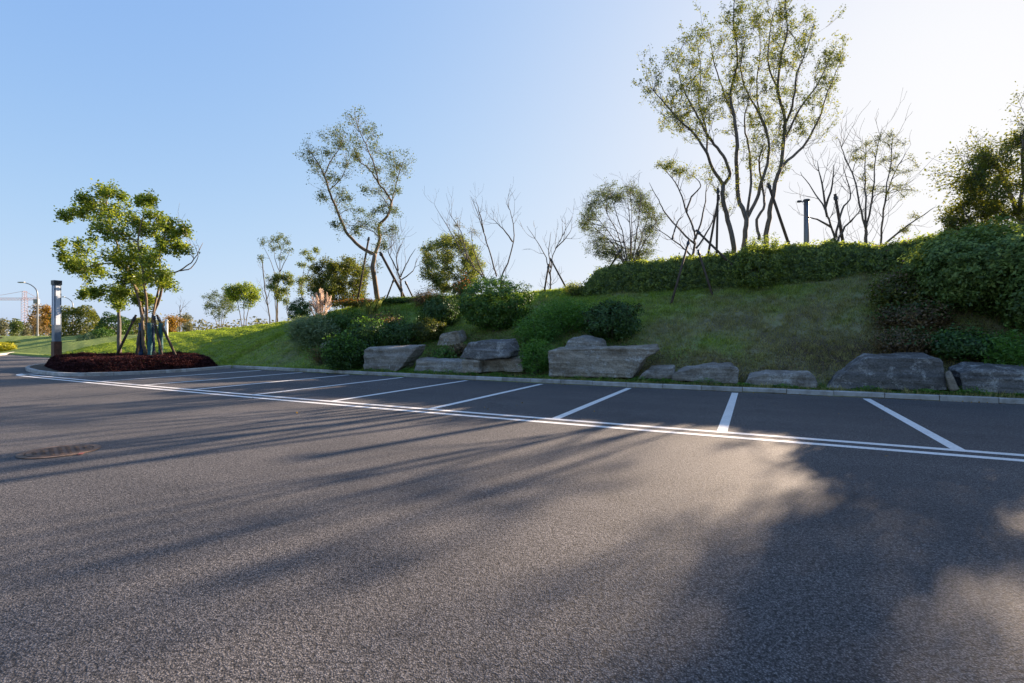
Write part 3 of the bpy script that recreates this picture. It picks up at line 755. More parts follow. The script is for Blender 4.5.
# out-of-frame neighbours right of the picture cast the shade over the right half of the car park
def auto_tree(name, label, px, base_y, top_y, w, vp=None, Y=None, leaf='l_pale', bark='bark', n=26, rl=.2, ls=.12, per=3, stems=4, group=None, x0=None, base=None, keep=.9, r0=None, low=.3, ground_z=None, nt=7):
    if vp is not None: X, Y, Z = at(px, vp)
    else: X = (px-CX)/F*Y; Z = .1 if ground_z is None else ground_z
    by = Y0-(Z-H0)*F/Y
    T = Tree(name, label, 'tree', (X, Y, Z), Y, M[bark], M[leaf], group)
    hgt = by-top_y; r0 = r0 or max(.03, hgt*Y/F*.016)
    for k in range(stems):
        a = (k-(stems-1)/2)/max(1, (stems-1)/2) if stems > 1 else 0
        a += rng.normal(0, .12); jx = rng.normal(0, .03*w, 2)
        T.limb([(px+a*w*.04, by+3), (px+a*w*.10, by-hgt*low*.8), (px+a*w*.22+jx[0], by-hgt*(low+.22)), (px+a*w*.36+jx[1], by-hgt*.8+abs(a)*hgt*.14)], r0/math.sqrt(stems)*1.4, .012, .25*w*Y/F*.2)
    for k in range(n):
        a = rng.uniform(0, 2*math.pi); q = rng.uniform(0, 1)**.5
        x = px+math.cos(a)*w*.5*q*(1-rl*.7); y = (top_y+by-hgt*low)/2+math.sin(a)*(hgt*(1-low))*.5*q*(1-rl*.7)
        T.lobe(x, y, rl*w*.55, nt, .22*w*Y/F)
    T.twigs(8, hgt*Y/F*.2, .01, 1, .5)
    T.done(ls, per, ls*.9, keep)
    return X, Y, Z
# small trees on the left part of the bank
auto_tree('young_tree', 'small airy tree left of its darker neighbour on the lawn crest, pale leaves', 220, 330, 289, 38, vp=25.5, leaf='l_lean', n=26, rl=.22, ls=.11, per=2, stems=4)
auto_tree('young_tree', 'small upright tree with dense dark leaf clumps on the lawn crest', 244, 325, 275, 36, vp=24.5, leaf='l_isl', n=24, rl=.24, ls=.14, per=3, stems=3)
bare('bare_tree', 'thin bare trunk left of the slender two-tone tree', 268, 24.4, [z8((390, 545), (375, 440), (362, 350), (350, 240)), z8((375, 440), (392, 380), (400, 330)), z8((380, 470), (350, 400))], .07, 14, .9)
X, Y, Z = at(277, 24.0)
T = Tree('slender_tree', 'slender two-tone tree with grey-green top and yellow-green lower clumps', 'tree', (X, Y, Z), Y, M['bark'], M['l_lean'])
T.limb([(277, 326)]+z8((425, 540), (426, 450), (425, 390), (440, 300)), .11, .06)
for l in [((425, 390), (410, 300), (380, 220), (350, 165)), ((440, 300), (440, 220), (470, 150)), ((440, 300), (470, 240), (490, 190)), ((440, 310), (415, 240), (410, 170))]: T.limb(z8(*l), .045, .01)
for x, y, r in [(360,165,20),(390,155,22),(420,150,22),(450,140,22),(475,160,22),(480,200,20),(440,185,18),(400,195,16),(345,245,10),(460,240,14)]: T.lobe(*z8((x, y))[0], r/4.88, 7, .5)
T.done(.11, 2, .1, .85)
st = []
T.sites = []
yb = Tree('slender_tree', 'yellow-green young tree standing in front of the slender two-tone tree', 'tree', (X-.1, Y-.9, G(X-.1, Y-.9)), Y-.9, M['bark'], M['l_pale'])
yb.limb([(275, 327)]+z8((420, 530), (415, 440), (410, 380), (400, 330)), .06, .02); yb.limb(z8((415, 440), (450, 380), (490, 320)), .04, .012); yb.limb(z8((412, 410), (440, 340), (460, 310)), .03, .012)
for x, y, r in [(400,350,22),(395,380,18),(420,330,18),(430,400,22),(455,340,22),(480,330,22),(490,360,20),(465,400,20),(440,430,16)]: yb.lobe(*z8((x, y))[0], r/4.88, 8, .4)
yb.done(.12, 4, .1)
X, Y, Z = at(303, 24.2)
T = Tree('slender_tree', 'wispy young tree right of the slender two-tone tree', 'tree', (X, Y, Z), Y, M['bark'], M['l_pale'])
T.limb([(303, 326)]+z8((550, 530), (548, 430), (545, 370), (560, 250)), .07, .015); T.limb(z8((548, 430), (530, 360), (535, 320)), .035, .01); T.limb(z8((545, 370), (600, 260), (630, 190)), .03, .008); T.limb([(290, 326)]+z8((480, 540), (470, 450), (480, 410)), .05, .02)
for x, y, r in [(530,350,18),(550,370,18),(540,400,16),(565,340,16),(470,450,16),(550,215,14),(580,240,12),(615,200,12),(540,270,10)]: T.lobe(*z8((x, y))[0], r/4.88, 7, .4)
T.done(.11, 3, .1, .9)
auto_tree('bushy_tree', 'dense olive-green bushy tree left of the forked leaning tree', 338, 302, 256, 66, vp=23.4, leaf='l_olive', n=85, rl=.16, ls=.11, per=4, stems=7, low=.03, r0=.05)
auto_tree('round_tree', 'round-topped yellow-green tree behind the big clipped bush', 452, 292, 234, 70, vp=23.6, leaf='l_pale', n=150, rl=.13, ls=.095, per=2, stems=9, low=.03, r0=.05)

# ------------------------------------------------------------------ shrubs
def lump(n, k=16, amp=.36, wid=.065, seedk=None):
    L = unit(k); a = amp*rng.uniform(.5, 1.2, k)
    def f(d):
        c = d@L.T; return .80+np.max(a[None]*np.exp(-(1-c)/wid), axis=1)
    return f
def bush(name, label, px, vp, top, wpx, leaf, n=5000, ls=.07, group=None, depth=None, stem='bark_d', catg='shrub', asp=.5, lumps=18, hollow=.75, base=None, nst=14, extra=None, up=.35, droop=0, jag=.03):
    X, Y, Z = at(px, vp)
    if base is not None: Z = base
    R = wpx/2*Y/F; Ht = (H0-(top-Y0)/F*Y)-Z; D = depth or R*.9
    t = thing(name, label, catg, (X, Y, Z), group)
    ls = ls*1.35; n = int(n*1.25); per = 16; nc = max(12, n//per)
    dc = unit(nc); f = lump(nc, lumps)
    rc = f(dc)*np.where(rng.random(nc) < .22, rng.uniform(.3, hollow+.1, nc), hollow+(1.05-hollow)*rng.random(nc)**.6)*np.where(rng.random(nc) < .08, rng.uniform(1.0, 1.14, nc), 1)
    k = rng.integers(0, nc, n); d = dc[k]
    ax3 = np.array([R, D, Ht*.52])
    pos = dc[k]*rc[k][:, None]*ax3+np.array([X, Y, Z+Ht*.48])+rng.normal(0, 1, (n, 3))*np.array([1, 1, .7])*min(.07, .11*R)
    pos += rng.normal(0, jag*.8, pos.shape)
    sh = rng.random(n) < .015; pos[sh] += d[sh]*rng.uniform(.05, .2, (sh.sum(), 1))*[1, 1, 1.4]
    nrm = d/ax3; nrm /= np.linalg.norm(nrm, axis=1, keepdims=True); nrm = nrm+np.array([0, 0, .35])
    ok = pos[:, 2] > (ground(pos[:, 0], pos[:, 1])+.01 if base is None else Z); nrm = nrm[ok]
    pos = pos[pos[:, 2] > ground(pos[:, 0], pos[:, 1])+.01] if base is None else pos[pos[:, 2] > Z]
    raw_mesh('foliage', leaf_quads(pos, ls, asp, up, droop, None if asp < .4 else nrm), 4, M[leaf], t)
    m = MB()
    for k in range(nst):
        q = unit(1)[0]; q[2] = abs(q[2])*.9+.25; e = np.array([X, Y, Z+.1])+q*np.array([R*.75, D*.75, Ht*.7])
        b = np.array([X, Y, Z-.08])+rng.normal(0, .06, 3)*[1, 1, 0]
        m.tube(smooth([b, b+(e-b)*.5+rng.normal(0, .05, 3), e], 3), np.linspace(.02, .006, 7), 4, cap=False)
    m.build('stems', M[stem], t, smooth=True)
    if extra:
        lf, k, s2 = extra
        sel = pos[pos[:, 2] > Z+Ht*.35]; sel = sel[rng.permutation(len(sel))[:k]]
        raw_mesh('blossom', leaf_quads(sel+rng.normal(0, .02, sel.shape)+[0, 0, .02], s2, .8), 4, M[lf], t)
    return t
bush('clipped_bush', 'big rounded bright green bush on the bank above the overhanging slab', 494, 18.2, 276, 76, 'l_box', 15000, .075, depth=1.15)
bush('dark_bush', 'dark green rounded bush left of the big rounded bush', 440, 18.6, 294, 40, 'l_dark', 8000, .07)
bush('dark_bush', 'dark round reddish-green bush on the slope above the longest stone block', 611, 17.4, 300, 58, 'l_dark', 9000, .065, extra=('l_purple', 700, .06))
bush('feathery_shrub', 'wispy light green plants on the slope right of the big rounded bush', 566, 18.0, 299, 70, 'l_fern', 9000, .075, asp=.3, hollow=.45, jag=.12, extra=('l_pale', 200, .06))
bush('feathery_shrub', 'low feathery green plants at the foot of the big rounded bush', 535, 17.0, 318, 46, 'l_fern', 4500, .075, asp=.3, hollow=.5, jag=.1)
bush('trailing_shrub', 'dark green trailing shrub spilling down beside the longest stone block', 537, 15.3, 341, 34, 'l_fern', 4500, .07, asp=.3, hollow=.5, jag=.06, depth=.55)
bush('trailing_shrub', 'dark green trailing shrub spilling over the kerb by the pale stone', 345, 14.75, 336, 46, 'l_dark', 11000, .09, asp=.3, hollow=.5, jag=.08, depth=.8, extra=('l_fern', 2600, .09))
bush('trailing_shrub', 'bushy dark green clump above the trailing shrub left of the pale stone', 368, 16.8, 318, 44, 'l_dark', 5500, .075, extra=('l_fern', 900, .08))
bush('blue_grass_clump', 'blue-green ornamental grass mound below the feathery plumes', 314, 16.9, 316, 48, 'l_blue', 15000, .15, asp=.16, hollow=.35, jag=.12, up=.1, droop=-.2)
bush('brown_shrub', 'brownish shrub low beside the kerb below the grass mound', 322, 15.5, 346, 30, 'l_brown', 2600, .06, asp=.3, hollow=.4, jag=.08, extra=('l_fern', 700, .07))
bush('round_bush', 'small dark ball bush on the crest left of the plumes', 300, 22.0, 299, 25, 'l_dark', 4000, .075)
bush('brown_shrub', 'brown and green mixed shrub behind the pale stone', 384, 18.6, 315, 50, 'l_brown', 5000, .065, hollow=.4, jag=.1, extra=('l_fern', 1500, .07))
bush('dark_bush', 'dark green low bush directly above the pale stone', 402, 16.8, 321, 46, 'l_dark', 6000, .07, extra=('l_box', 900, .07))
bush('dark_bush', 'dark green low bush between the pale stone and the big rounded bush', 427, 17.2, 319, 34, 'l_olive', 4500, .07)
bush('dark_bush', 'dark sprawling bush behind the trailing shrub near the plumes', 346, 18.2, 310, 46, 'l_box', 5500, .07, hollow=.5, jag=.08)
bush('flowering_shrub', 'low orange-flowered hedge plant at the foot of the forked leaning tree', 362, 22.0, 300, 52, 'l_olive', 5000, .06, depth=.7, extra=('l_red', 1300, .06))
bush('low_hedge', 'low dark green hedge right of the forked leaning tree', 402, 21.8, 298, 50, 'l_dark', 5500, .06, depth=.6)
bush('red_shrub', 'small red-tinged shrub peeking out left of the big rounded bush', 464, 20.5, 279, 24, 'l_dark', 3000, .06, extra=('l_red', 700, .07))
bush('brown_shrub', 'dry brownish shrub behind the dark green rounded bush', 428, 21.0, 290, 36, 'l_brown', 3000, .06, hollow=.4, jag=.1)
bush('weedy_shrub', 'small light green weed shrub growing above the low stones', 445, 15.9, 346, 26, 'l_fern', 2200, .06, hollow=.4, jag=.06, extra=('l_brown', 600, .06))
bush('weedy_shrub', 'brownish weed shrub left of the overhanging slab', 458, 16.3, 343, 20, 'l_brown', 1600, .06, hollow=.4, jag=.06)
bush('weedy_shrub', 'small sprouting plant beside the round bush at the crest', 575, 21.6, 284, 26, 'l_pale', 1400, .08, asp=.3, hollow=.3, jag=.1)
# the hedge along the crest
def hedge(name, label, us, leaf, n, ls, vp, wid, tops, extra=None, catg='hedge'):
    """continuous hedge along the row direction; tops are (picture column, row) of its upper edge"""
    t0 = at(tops[0][0], vp); t = thing(name, label, catg, t0)
    pxs = np.array([a for a, b in tops], float); tys = np.array([b for a, b in tops], float)
    px = rng.uniform(pxs[0], pxs[-1], n); pos = np.zeros((n, 3))
    tb = np.linspace(pxs[0], pxs[-1], 80); tab = np.array([at(x, vp) for x in tb])
    X = np.interp(px, tb, tab[:, 0]); Y = np.interp(px, tb, tab[:, 1])
    top = np.interp(px, pxs, tys); zt = H0-(top-Y0)/F*Y
    side = rng.random(n) < .62
    zf = np.where(side, rng.random(n), 1.0); q = rng.uniform(-1, 1, n)
    edge = wid*(1-.55*zf**5)*(1+.12*vnoise(X, Y, 1.1)+.08*vnoise(X, Y, 4.0))
    sg = np.where(rng.random(n) < .72, -1, 1)
    dep = rng.random(n)**1.6
    du = np.where(side, sg*edge*(1-dep), q*edge)
    zf = np.where(side, zf, 1-.16*np.abs(q)**3-.25*rng.random(n)**2.5)
    X2 = X+ST*du; Y2 = Y+CT*du
    zg = ground(X2, Y2); hh = zt-zg
    e = np.minimum(1, np.minimum(px-pxs[0], pxs[-1]-px)/6.0+.45)
    zz = zg+hh*e*zf*(1+.08*vnoise(X, Y, 2.6)+.08*vnoise(X*2, Y*2, 5.0))+np.where(rng.random(n) < .05, rng.uniform(0, .22, n), 0)*zf
    pos = np.stack([X2, Y2, np.maximum(zz, zg+.02)], 1)+rng.normal(0, .035, (n, 3))
    nh = np.stack([ST*np.sign(du)*side, CT*np.sign(du)*side, np.where(side, .35, 1.0)], 1)
    # leaves sit in small sprays
    kc = rng.integers(0, n//15, n); gap = rng.normal(0, .05, n//15)
    far_ = rng.random(n) < .8
    pos = np.where(far_[:, None], pos[kc]+rng.normal(0, .065, (n, 3)), pos); nh = np.where(far_[:, None], nh[kc], nh); pos = pos+nh*gap[kc][:, None]
    pos[:, 2] = np.maximum(pos[:, 2], ground(pos[:, 0], pos[:, 1])+.02)
    raw_mesh('foliage', leaf_quads(pos, ls*1.2, .5, nrm=nh), 4, M[leaf], t)
    m = MB()
    for k in range(70):
        x = rng.uniform(pxs[0]+3, pxs[-1]-3); q = at(x, vp); q = np.array(q)+[rng.normal(0, .15), rng.normal(0, .15), -.1]
        h = float(np.interp(x, pxs, tys)); e = P(x, h+6, q[1]); e[:2] += rng.normal(0, .2, 2)
        m.tube([q, (q+e)/2+rng.normal(0, .05, 3), e], [.018, .012, .006], 4, cap=False)
    m.build('stems', M['bark_d'], t)
    if extra:
        lf, k, s2 = extra; sel = pos[rng.permutation(n)[:k]]
        raw_mesh('blossom', leaf_quads(sel+[0, 0, .03], s2, .8), 4, M[lf], t)
    return t
hedge('crest_hedge', 'long flat-topped hedge along the crest below the ball-crowned tree', None, 'l_hedge', 75000, .08, 22.2, .75,
      [(588, 286), (597, 276), (608, 269), (640, 264), (680, 261), (716, 259), (738, 256)])
hedge('crest_hedge', 'looser hedge along the crest from the tall tree to the lamp post', None, 'l_hedge', 75000, .08, 22.2, .8,
      [(735, 257), (745, 252), (790, 249), (830, 247), (868, 249)])
hedge('flowering_hedge', 'hedge with faded pale flowers along the crest towards the right edge', None, 'l_hedge', 50000, .08, 21.9, .8,
      [(864, 250), (900, 246), (940, 238), (985, 232), (1040, 226), (1090, 222)], ('l_pink', 2200, .06))
bush('round_bush', 'round clipped bush bulging from the crest hedge below the tall tree', 760, 21.3, 238, 44, 'l_hedge', 7000, .065)
# right-hand mass
bush('large_shrub', 'very large dark green shrub filling the slope at the right edge', 1000, 18.4, 229, 150, 'l_mid', 42000, .075, depth=1.9, lumps=26)
bush('large_shrub', 'large dark shrub in front of the very large one, mostly beyond the right edge', 1062, 17.0, 240, 110, 'l_mid', 22000, .075, depth=1.5)
bush('plume_shrub', 'olive shrub with faded pink flower heads left of the very large shrub', 905, 18.6, 270, 62, 'l_olive', 7000, .07, hollow=.4, jag=.1, extra=('l_pink', 1100, .07))
bush('brown_shrub', 'dull brown low shrub below the pink flower heads', 915, 17.6, 302, 66, 'l_brown', 5000, .065, hollow=.4, jag=.08, extra=('l_dark', 1800, .07))
bush('dark_bush', 'dark low bush behind the small tilted stone', 962, 16.4, 331, 62, 'l_dark', 6500, .065, hollow=.5, jag=.08, extra=('l_fern', 500, .06))
bush('weedy_shrub', 'yellow-green weedy plant on the slope above the rightmost stone', 1009, 15.9, 334, 50, 'l_fern', 4200, .08, asp=.25, hollow=.35, jag=.08)
bush('brown_shrub', 'brown withered undergrowth clump left of the dark low bush', 905, 16.6, 328, 54, 'l_brown', 3200, .055, hollow=.4, jag=.1, extra=('l_dark', 900, .06))

# pampas plumes
X, Y, Z = at(321, 18.6)
t = thing('plume_grass', 'tall dry pinkish feathery plumes above the blue-green grass mound', 'ornamental grass', (X, Y, Z))
m = MB(); pl = []
for k in range(34):
    bx = X+rng.normal(0, .22); by = Y+rng.normal(0, .25); x = 321+rng.normal(0, 5.5); tp = P(x, 287+abs(x-321)*.8+abs(rng.normal(0, 6)), by)
    b = np.array([bx, by, G(bx, by)]); md = (b+tp)/2+[0, 0, .1]
    c = smooth([b, md, tp], 5); m.tube(c, np.linspace(.008, .004, len(c)), 3, cap=False)
    L = .85*rng.uniform(.7, 1.2); e = (tp-md); e /= np.linalg.norm(e)
    s = rng.random(240); pl.append(tp-e*L*s[:, None]+rng.normal(0, 1, (240, 3))*[1, 1, .5]*(.026*np.sin(math.pi*np.clip(s, .05, .95))[:, None]+.008))
m.build('stalks', M['reed'], t); raw_mesh('plumes', leaf_quads(np.concatenate(pl), .085, .2, .1, droop=.9), 4, M['plume'], t)
# upright grass blades beside it and across the planting
def tuft(name, label, px, vp, h, n, mat, spread=.25, w=.02):
    X, Y, Z = at(px, vp); t = thing(name, label, 'grass clump', (X, Y, Z), 'upright grass clumps on the bank')
    q = []
    bx = X+rng.normal(0, spread*.5, n); by = Y+rng.normal(0, spread*.5, n); bz = ground(bx, by)-.02
    a = rng.uniform(0, 2*math.pi, n); hh = h*rng.uniform(.5, 1.1, n); ln = rng.normal(0, .28, (n, 2))*hh[:, None]
    p = np.stack([bx, by, bz], 1); s = np.stack([np.cos(a), np.sin(a), a*0], 1)*w/2
    mid = p+np.stack([ln[:, 0]*.3, ln[:, 1]*.3, hh*.6], 1); top = p+np.stack([ln[:, 0], ln[:, 1], hh*.95], 1)
    V = np.stack([p-s, p+s, mid+s*.8, top, mid-s*.8], 1).reshape(-1, 3)
    raw_mesh('blades', V, 5, M[mat], t); return t
tuft('grass_clump', 'upright pale grass clump right of the feathery plumes', 340, 18.3, 1.0, 160, 'reed', .5)
tuft('grass_clump', 'upright green grass clump by the orange-flowered plants', 371, 19.5, 1.2, 160, 'l_pale', .5)
tuft('grass_clump', 'thin upright grass clump below the low dark hedge', 392, 19.6, .8, 110, 'l_pale', .5)
tuft('grass_clump', 'dry grass clump behind the longest stone block', 580, 16.4, .6, 150, 'reed', .5)
# ground cover between the shrubs and leaf litter on the lower bank
def cover(name, label, pts, n, mat, ls, hmax, asp=.4):
    u = []; pos = []
    for (px, vp, ru, rv) in pts:
        X, Y, _ = at(px, vp); k = n//len(pts)
        a = rng.normal(0, 1, (k, 2)); U, V = uv(X, Y); U = U+a[:, 0]*ru; V = V+a[:, 1]*rv; V = np.maximum(V, KERB+.3)
        x, y = world(U, V); h = hmax*np.clip(.35+.65*vnoise(x, y, 1.9), .03, 1)*rng.random(k)
        pos.append(np.stack([x, y, ground(x, y)+h+.01], 1))
    o = raw_mesh(name, leaf_quads(np.concatenate(pos), ls, asp), 4, M[mat]); return tag(o, label, 'ground cover', kind='stuff')
cover('ground_cover', 'mixed low green ground cover between the bushes on the planted bank', [(320, 17, 1, .9), (350, 17, 1, 1), (380, 17.3, 1, 1.1), (410, 17.6, 1, 1.1), (440, 17.2, .9, .8), (480, 16.6, .8, .5), (520, 17, .8, .9), (560, 17, .9, .9), (360, 20, 1.4, .8), (400, 20, 1.2, .7), (310, 19, .9, 1), (600, 16.8, .7, .5)], 36000, 'l_fern', .055, .35)
cover('leaf_litter', 'brown withered undergrowth and leaf litter on the lower right bank', [(880, 16.6, .8, .6), (920, 17.2, .9, .8), (960, 16.6, .9, .7), (1000, 16.8, .9, .8), (700, 16.2, 1.5, .5), (640, 16.2, .8, .4), (800, 16.2, 1.2, .5), (440, 16.4, .8, .4), (470, 17, .6, .5), (495, 16.8, .7, .6), (520, 16.6, .6, .5), (610, 16.4, .8, .4), (450, 17.2, .5, .6)], 34000, 'l_brown', .05, .16)
cover('kerb_weeds', 'thin weeds and fallen leaves along the strip behind the kerb', [(x, 14.85, 1.0, .22) for x in range(340, 1030, 46)], 30000, 'l_fern', .05, .22)
# fallen leaves on the asphalt
n = 40; q = rng.uniform([-14, 6.5], [6, 14.1], (n, 2)); X, Y = world(q[:, 0], q[:, 1])
g = 420; gu = rng.uniform(-20, 7, g); gv = KERB-.02-np.abs(rng.normal(0, .10, g)); gx, gy = world(gu, gv); X = np.concatenate([X, gx]); Y = np.concatenate([Y, gy]); n = len(X)
lv = raw_mesh('fallen_leaves', leaf_quads(np.stack([X, Y, np.full(n, .016)], 1), .05, .6, .9), 4, M['l_gold']); tag(lv, 'scattered fallen leaves on the asphalt', 'leaves', kind='stuff')
# purple hedge of the island
inner = []
cen = np.array([-26.6, 13.3])
HP = np.array([c+(p-c)*(1-.75/np.linalg.norm(p-c)) for p in ISLS if p[1] < 16.8 for c in [cen]]+[np.array([-30, 17.2]), np.array([-26.5, 16.6]), np.array([-24.2, 15.4])])
X, Y = rw(*cen); t = thing('island_hedge', 'low dark purple-red hedge mound filling the round island bed', 'hedge', (X, Y, .09))
n = 170000; th = rng.uniform(0, 2*math.pi, n)
ang = np.arctan2(HP[:, 1]-cen[1], HP[:, 0]-cen[0]); o_ = np.argsort(ang); rad = np.linalg.norm(HP-cen, axis=1)
rb = np.interp((th+math.pi) % (2*math.pi)-math.pi, np.concatenate([ang[o_]-2*math.pi, ang[o_], ang[o_]+2*math.pi]), np.tile(rad[o_], 3))
q = np.sqrt(rng.random(n)); sel = rng.random(n) < .45; q = np.where(sel, 1-.22*rng.random(n)**1.5, q)
ht = .44*(1-np.clip((q-.86)/.14, 0, 1)**2.5)
xx, yy = cen[0]+np.cos(th)*q*rb, cen[1]+np.sin(th)*q*rb
zz = .09+np.where(sel, ht*rng.random(n)**.8, ht*(.9+.1*rng.random(n)))*(1+.13*vnoise(xx, yy, 2.2))+.06*vnoise(xx, yy, .7)
XX, YY = xx*CT+yy*ST, -xx*ST+yy*CT
raw_mesh('foliage', leaf_quads(np.stack([XX, YY, np.maximum(zz, .1)], 1)+rng.normal(0, .025, (n, 3)), .075, .5, .6), 4, M['l_purple'], t)

# ------------------------------------------------------------------ stones along the kerb
def stone(name, label, outline, vp, depth, mat='stone', group='stones along the kerb', tilt=0.0, rough=.05):
    """block whose front follows the photographed outline; real depth towards the bank, chipped and layered"""
    pts = []
    for px, py in outline:
        X, Y = ray_at(px, vp); pts.append(np.array([X, Y, H0-(py-Y0)/F*Y]))
    c = np.mean(pts, 0); base = min(p[2] for p in pts)
    import bmesh
    bm = bmesh.new()
    inw = np.array([ST, CT, 0])
    zt = max(p[2] for p in pts)
    fr = []; bk = []
    for p in pts:
        s = (p[2]-base)/(zt-base+1e-6)
        fr.append(bm.verts.new(p-c+inw*(.10*s*depth)+rng.normal(0, .015, 3)))
        bk.append(bm.verts.new(p-c+inw*depth*(1+.08*rng.normal())+np.array([0, 0, .10*s])+(c-p)*.06))
    n = len(pts)
    bm.faces.new(fr); bm.faces.new(bk[::-1])
    for i in range(n): bm.faces.new((fr[i], bk[i], bk[(i+1) % n], fr[(i+1) % n]))
    bmesh.ops.recalc_face_normals(bm, faces=bm.faces[:])
    bmesh.ops.bevel(bm, geom=bm.edges[:], offset=.045, segments=2, affect='EDGES', profile=.6)
    bmesh.ops.triangulate(bm, faces=bm.faces[:])
    for _ in range(4):
        long = [e for e in bm.edges if e.calc_length() > .10]
        if not long: break
        bmesh.ops.subdivide_edges(bm, edges=long, cuts=1)
        bmesh.ops.triangulate(bm, faces=bm.faces[:])
    bm.normal_update()
    from mathutils import noise as mn
    for v in bm.verts:
        w = v.co+Vector(c)
        d = mn.noise(w*1.3)*1.1+mn.noise(w*4.0)*.5+mn.noise(w*10)*.22
        st_ = mn.noise(Vector((w.x*.25, w.y*.25, w.z*11)))
        v.co += v.normal*(d*rough*1.1+st_*rough*.75)
    me = bpy.data.meshes.new(name); bm.to_mesh(me); bm.free()
    o = link(name, me, M[mat], None, tuple(c)); tag(o, label, 'stone', group)
    return o
SV = 14.75
stone('stone_block', 'pale layered stone block right of the trailing shrub, cut back at its right end', [(363,373),(363,350),(367,348),(416,347),(408,358),(402,367),(395,373)], SV, .9)
stone('stone_block', 'long low stone left of the overhanging slab', [(413,373),(415,360),(440,361.5),(463,362),(463,373)], SV+.12, .7)
stone('stone_block', 'small buff stone propping up the overhanging slab', [(462,373),(462,360),(478,361),(480,373)], SV-.02, .5, 'stone2')
stone('stone_slab', 'dark overhanging stone slab lying on the low stones', [(459,358),(467,343),(480,341.5),(504,341.5),(510,352),(508,357.5),(485,360)], SV, 1.0, 'stone3')
stone('stone_block', 'recessed buff stone in shade under the overhanging slab', [(480,372),(480,360),(520,357.5),(523,372)], SV+.35, .6, 'stone2')
stone('stone_block', 'longest brownish stone block with a slanted broken right end', [(548,376.5),(547,352),(551,349.5),(655,347.5),(657,352),(642,361),(632,378)], SV, 1.1, 'stone2')
stone('stone_block', 'small flat stone lying behind and above the longest block', [(562,350),(568,339.5),(579,337.5),(599,341),(604,350)], SV+1.2, .7)
stone('stone_block', 'low slanting stone touching the longest block at its right', [(635,380),(646,369.5),(672,368),(676,379)], SV+.05, .6)
stone('stone_block', 'rounded pale-topped stone right of the low slanting one', [(670,381),(674,372),(706,367),(731,367),(739,372),(739,384.5)], SV-.05, .8)
stone('stone_block', 'low flat stone with a white top between the rounded one and the largest slab', [(743,386),(747,377),(765,374),(812,374.5),(817,379),(817,388)], SV-.03, .7)
stone('stone_slab', 'largest dark stone slab with a sloping left side and white scrapes', [(825,390),(834,381),(868,357),(940,357.5),(944,362),(947,391)], SV, 1.0, 'stone3')
stone('small_stone', 'small tilted buff stone between the largest slab and the rightmost stone', [(950,391),(947,376),(953,373),(960,388),(959,391)], SV-.1, .22, 'stone2', rough=.02)
stone('stone_block', 'rightmost long layered stone cut off by the picture edge', [(962,393),(961,372),(975,368),(1048,371),(1052,396)], SV, .9, 'stone3')
stone('stone_block', 'stone half hidden by the brown shrub left of the trailing shrub', [(318,362),(319,343),(334,340),(338,350),(338,362)], SV+.8, .7)
stone('stone_block', 'dusty stone half buried in the slope below the dark rounded bush', [(436,346),(440,334),(456,331),(461,340),(460,346)], SV+2.1, .6, 'stone2')

# ------------------------------------------------------------------ street furniture
# light column on the island
X, Y = (56.5-CX)/F*23, 23.0
t = thing('light_column', 'square blue-grey light column with opal strips and a rust-brown foot, on the island bed', 'lamp', (X, Y, .09))
def zpy(py, Y): return H0-(py-Y0)/F*Y
ax = [[CT, -ST, 0], [ST, CT, 0], [0, 0, 1]]
def cbox(name, mat, z0, z1, w, off=(0, 0), wy=None, bev=.006):
    m = MB(); c = np.array([X, Y, (z0+z1)/2])+np.array(ax[0])*off[0]+np.array(ax[1])*off[1]
    m.box(c, (w, wy or w, z1-z0), ax); return m.build(name, M[mat], t, bevel=bev)
z1, z2, z3_, z4 = zpy(341.5, Y), zpy(325, Y), zpy(285, Y), zpy(280.5, Y)
cbox('foot', 'brown', .05, z1, .29); cbox('shaft', 'steel', z1+.002, z3_, .26); cbox('cap', 'cap', z3_+.002, z4, .30)
for o1 in (-1, 1):
    cbox('light_panel', 'panel', z2, z3_-.05, .085, (o1*.062, -.131), .02)
    cbox('light_panel', 'panel', z2, z3_-.05, .02, (o1*.131, 0), .17)
cbox('frame_strip', 'steel', z2, z3_-.01, .028, (0, -.134), .034, .003)
# street lamps on the far road
def lamp(label, px, top, Y, tipx):
    X = (px-CX)/F*Y; t = thing('street_lamp', label, 'street lamp', (X, Y, .1), 'street lamps along the far road')
    zt = zpy(top, Y); tip = P(tipx, top-.5, Y); r = .075
    m = MB(); c = smooth([(X, Y, .1), (X, Y, zt*.45), (X, Y, zt-1.9), (X-.12, Y, zt-.9), (X+(tip[0]-X)*.35, Y, zt-.25), (X+(tip[0]-X)*.72, Y, tip[2])], 5)
    m.tube(c, np.linspace(.10, .045, len(c)), 8); m.build('pole', M['galv'], t, smooth=True)
    m = MB(); m.box((X+(tip[0]-X)*.86, Y, tip[2]+.02), (abs(tip[0]-X)*.34, .28, .12)); hd = m.build('lamp_head', M['galv'], t, bevel=.03)
    m = MB(); m.box((X+(tip[0]-X)*.86, Y, tip[2]-.05), (abs(tip[0]-X)*.26, .2, .02)); m.build('lamp_glass', M['lamp'], t)
    m = MB(); m.lathe((X, Y, .1), [(.22, 0), (.22, .05), (.14, .06), (.14, .5), (.11, .55)], 10); m.build('base', M['galv'], t)
lamp('street lamp with a curved arm pointing left, at the far left', 37.5, 283, 62, 19)
lamp('farther street lamp seen just right of the light column', 73, 297.5, 88, 61)
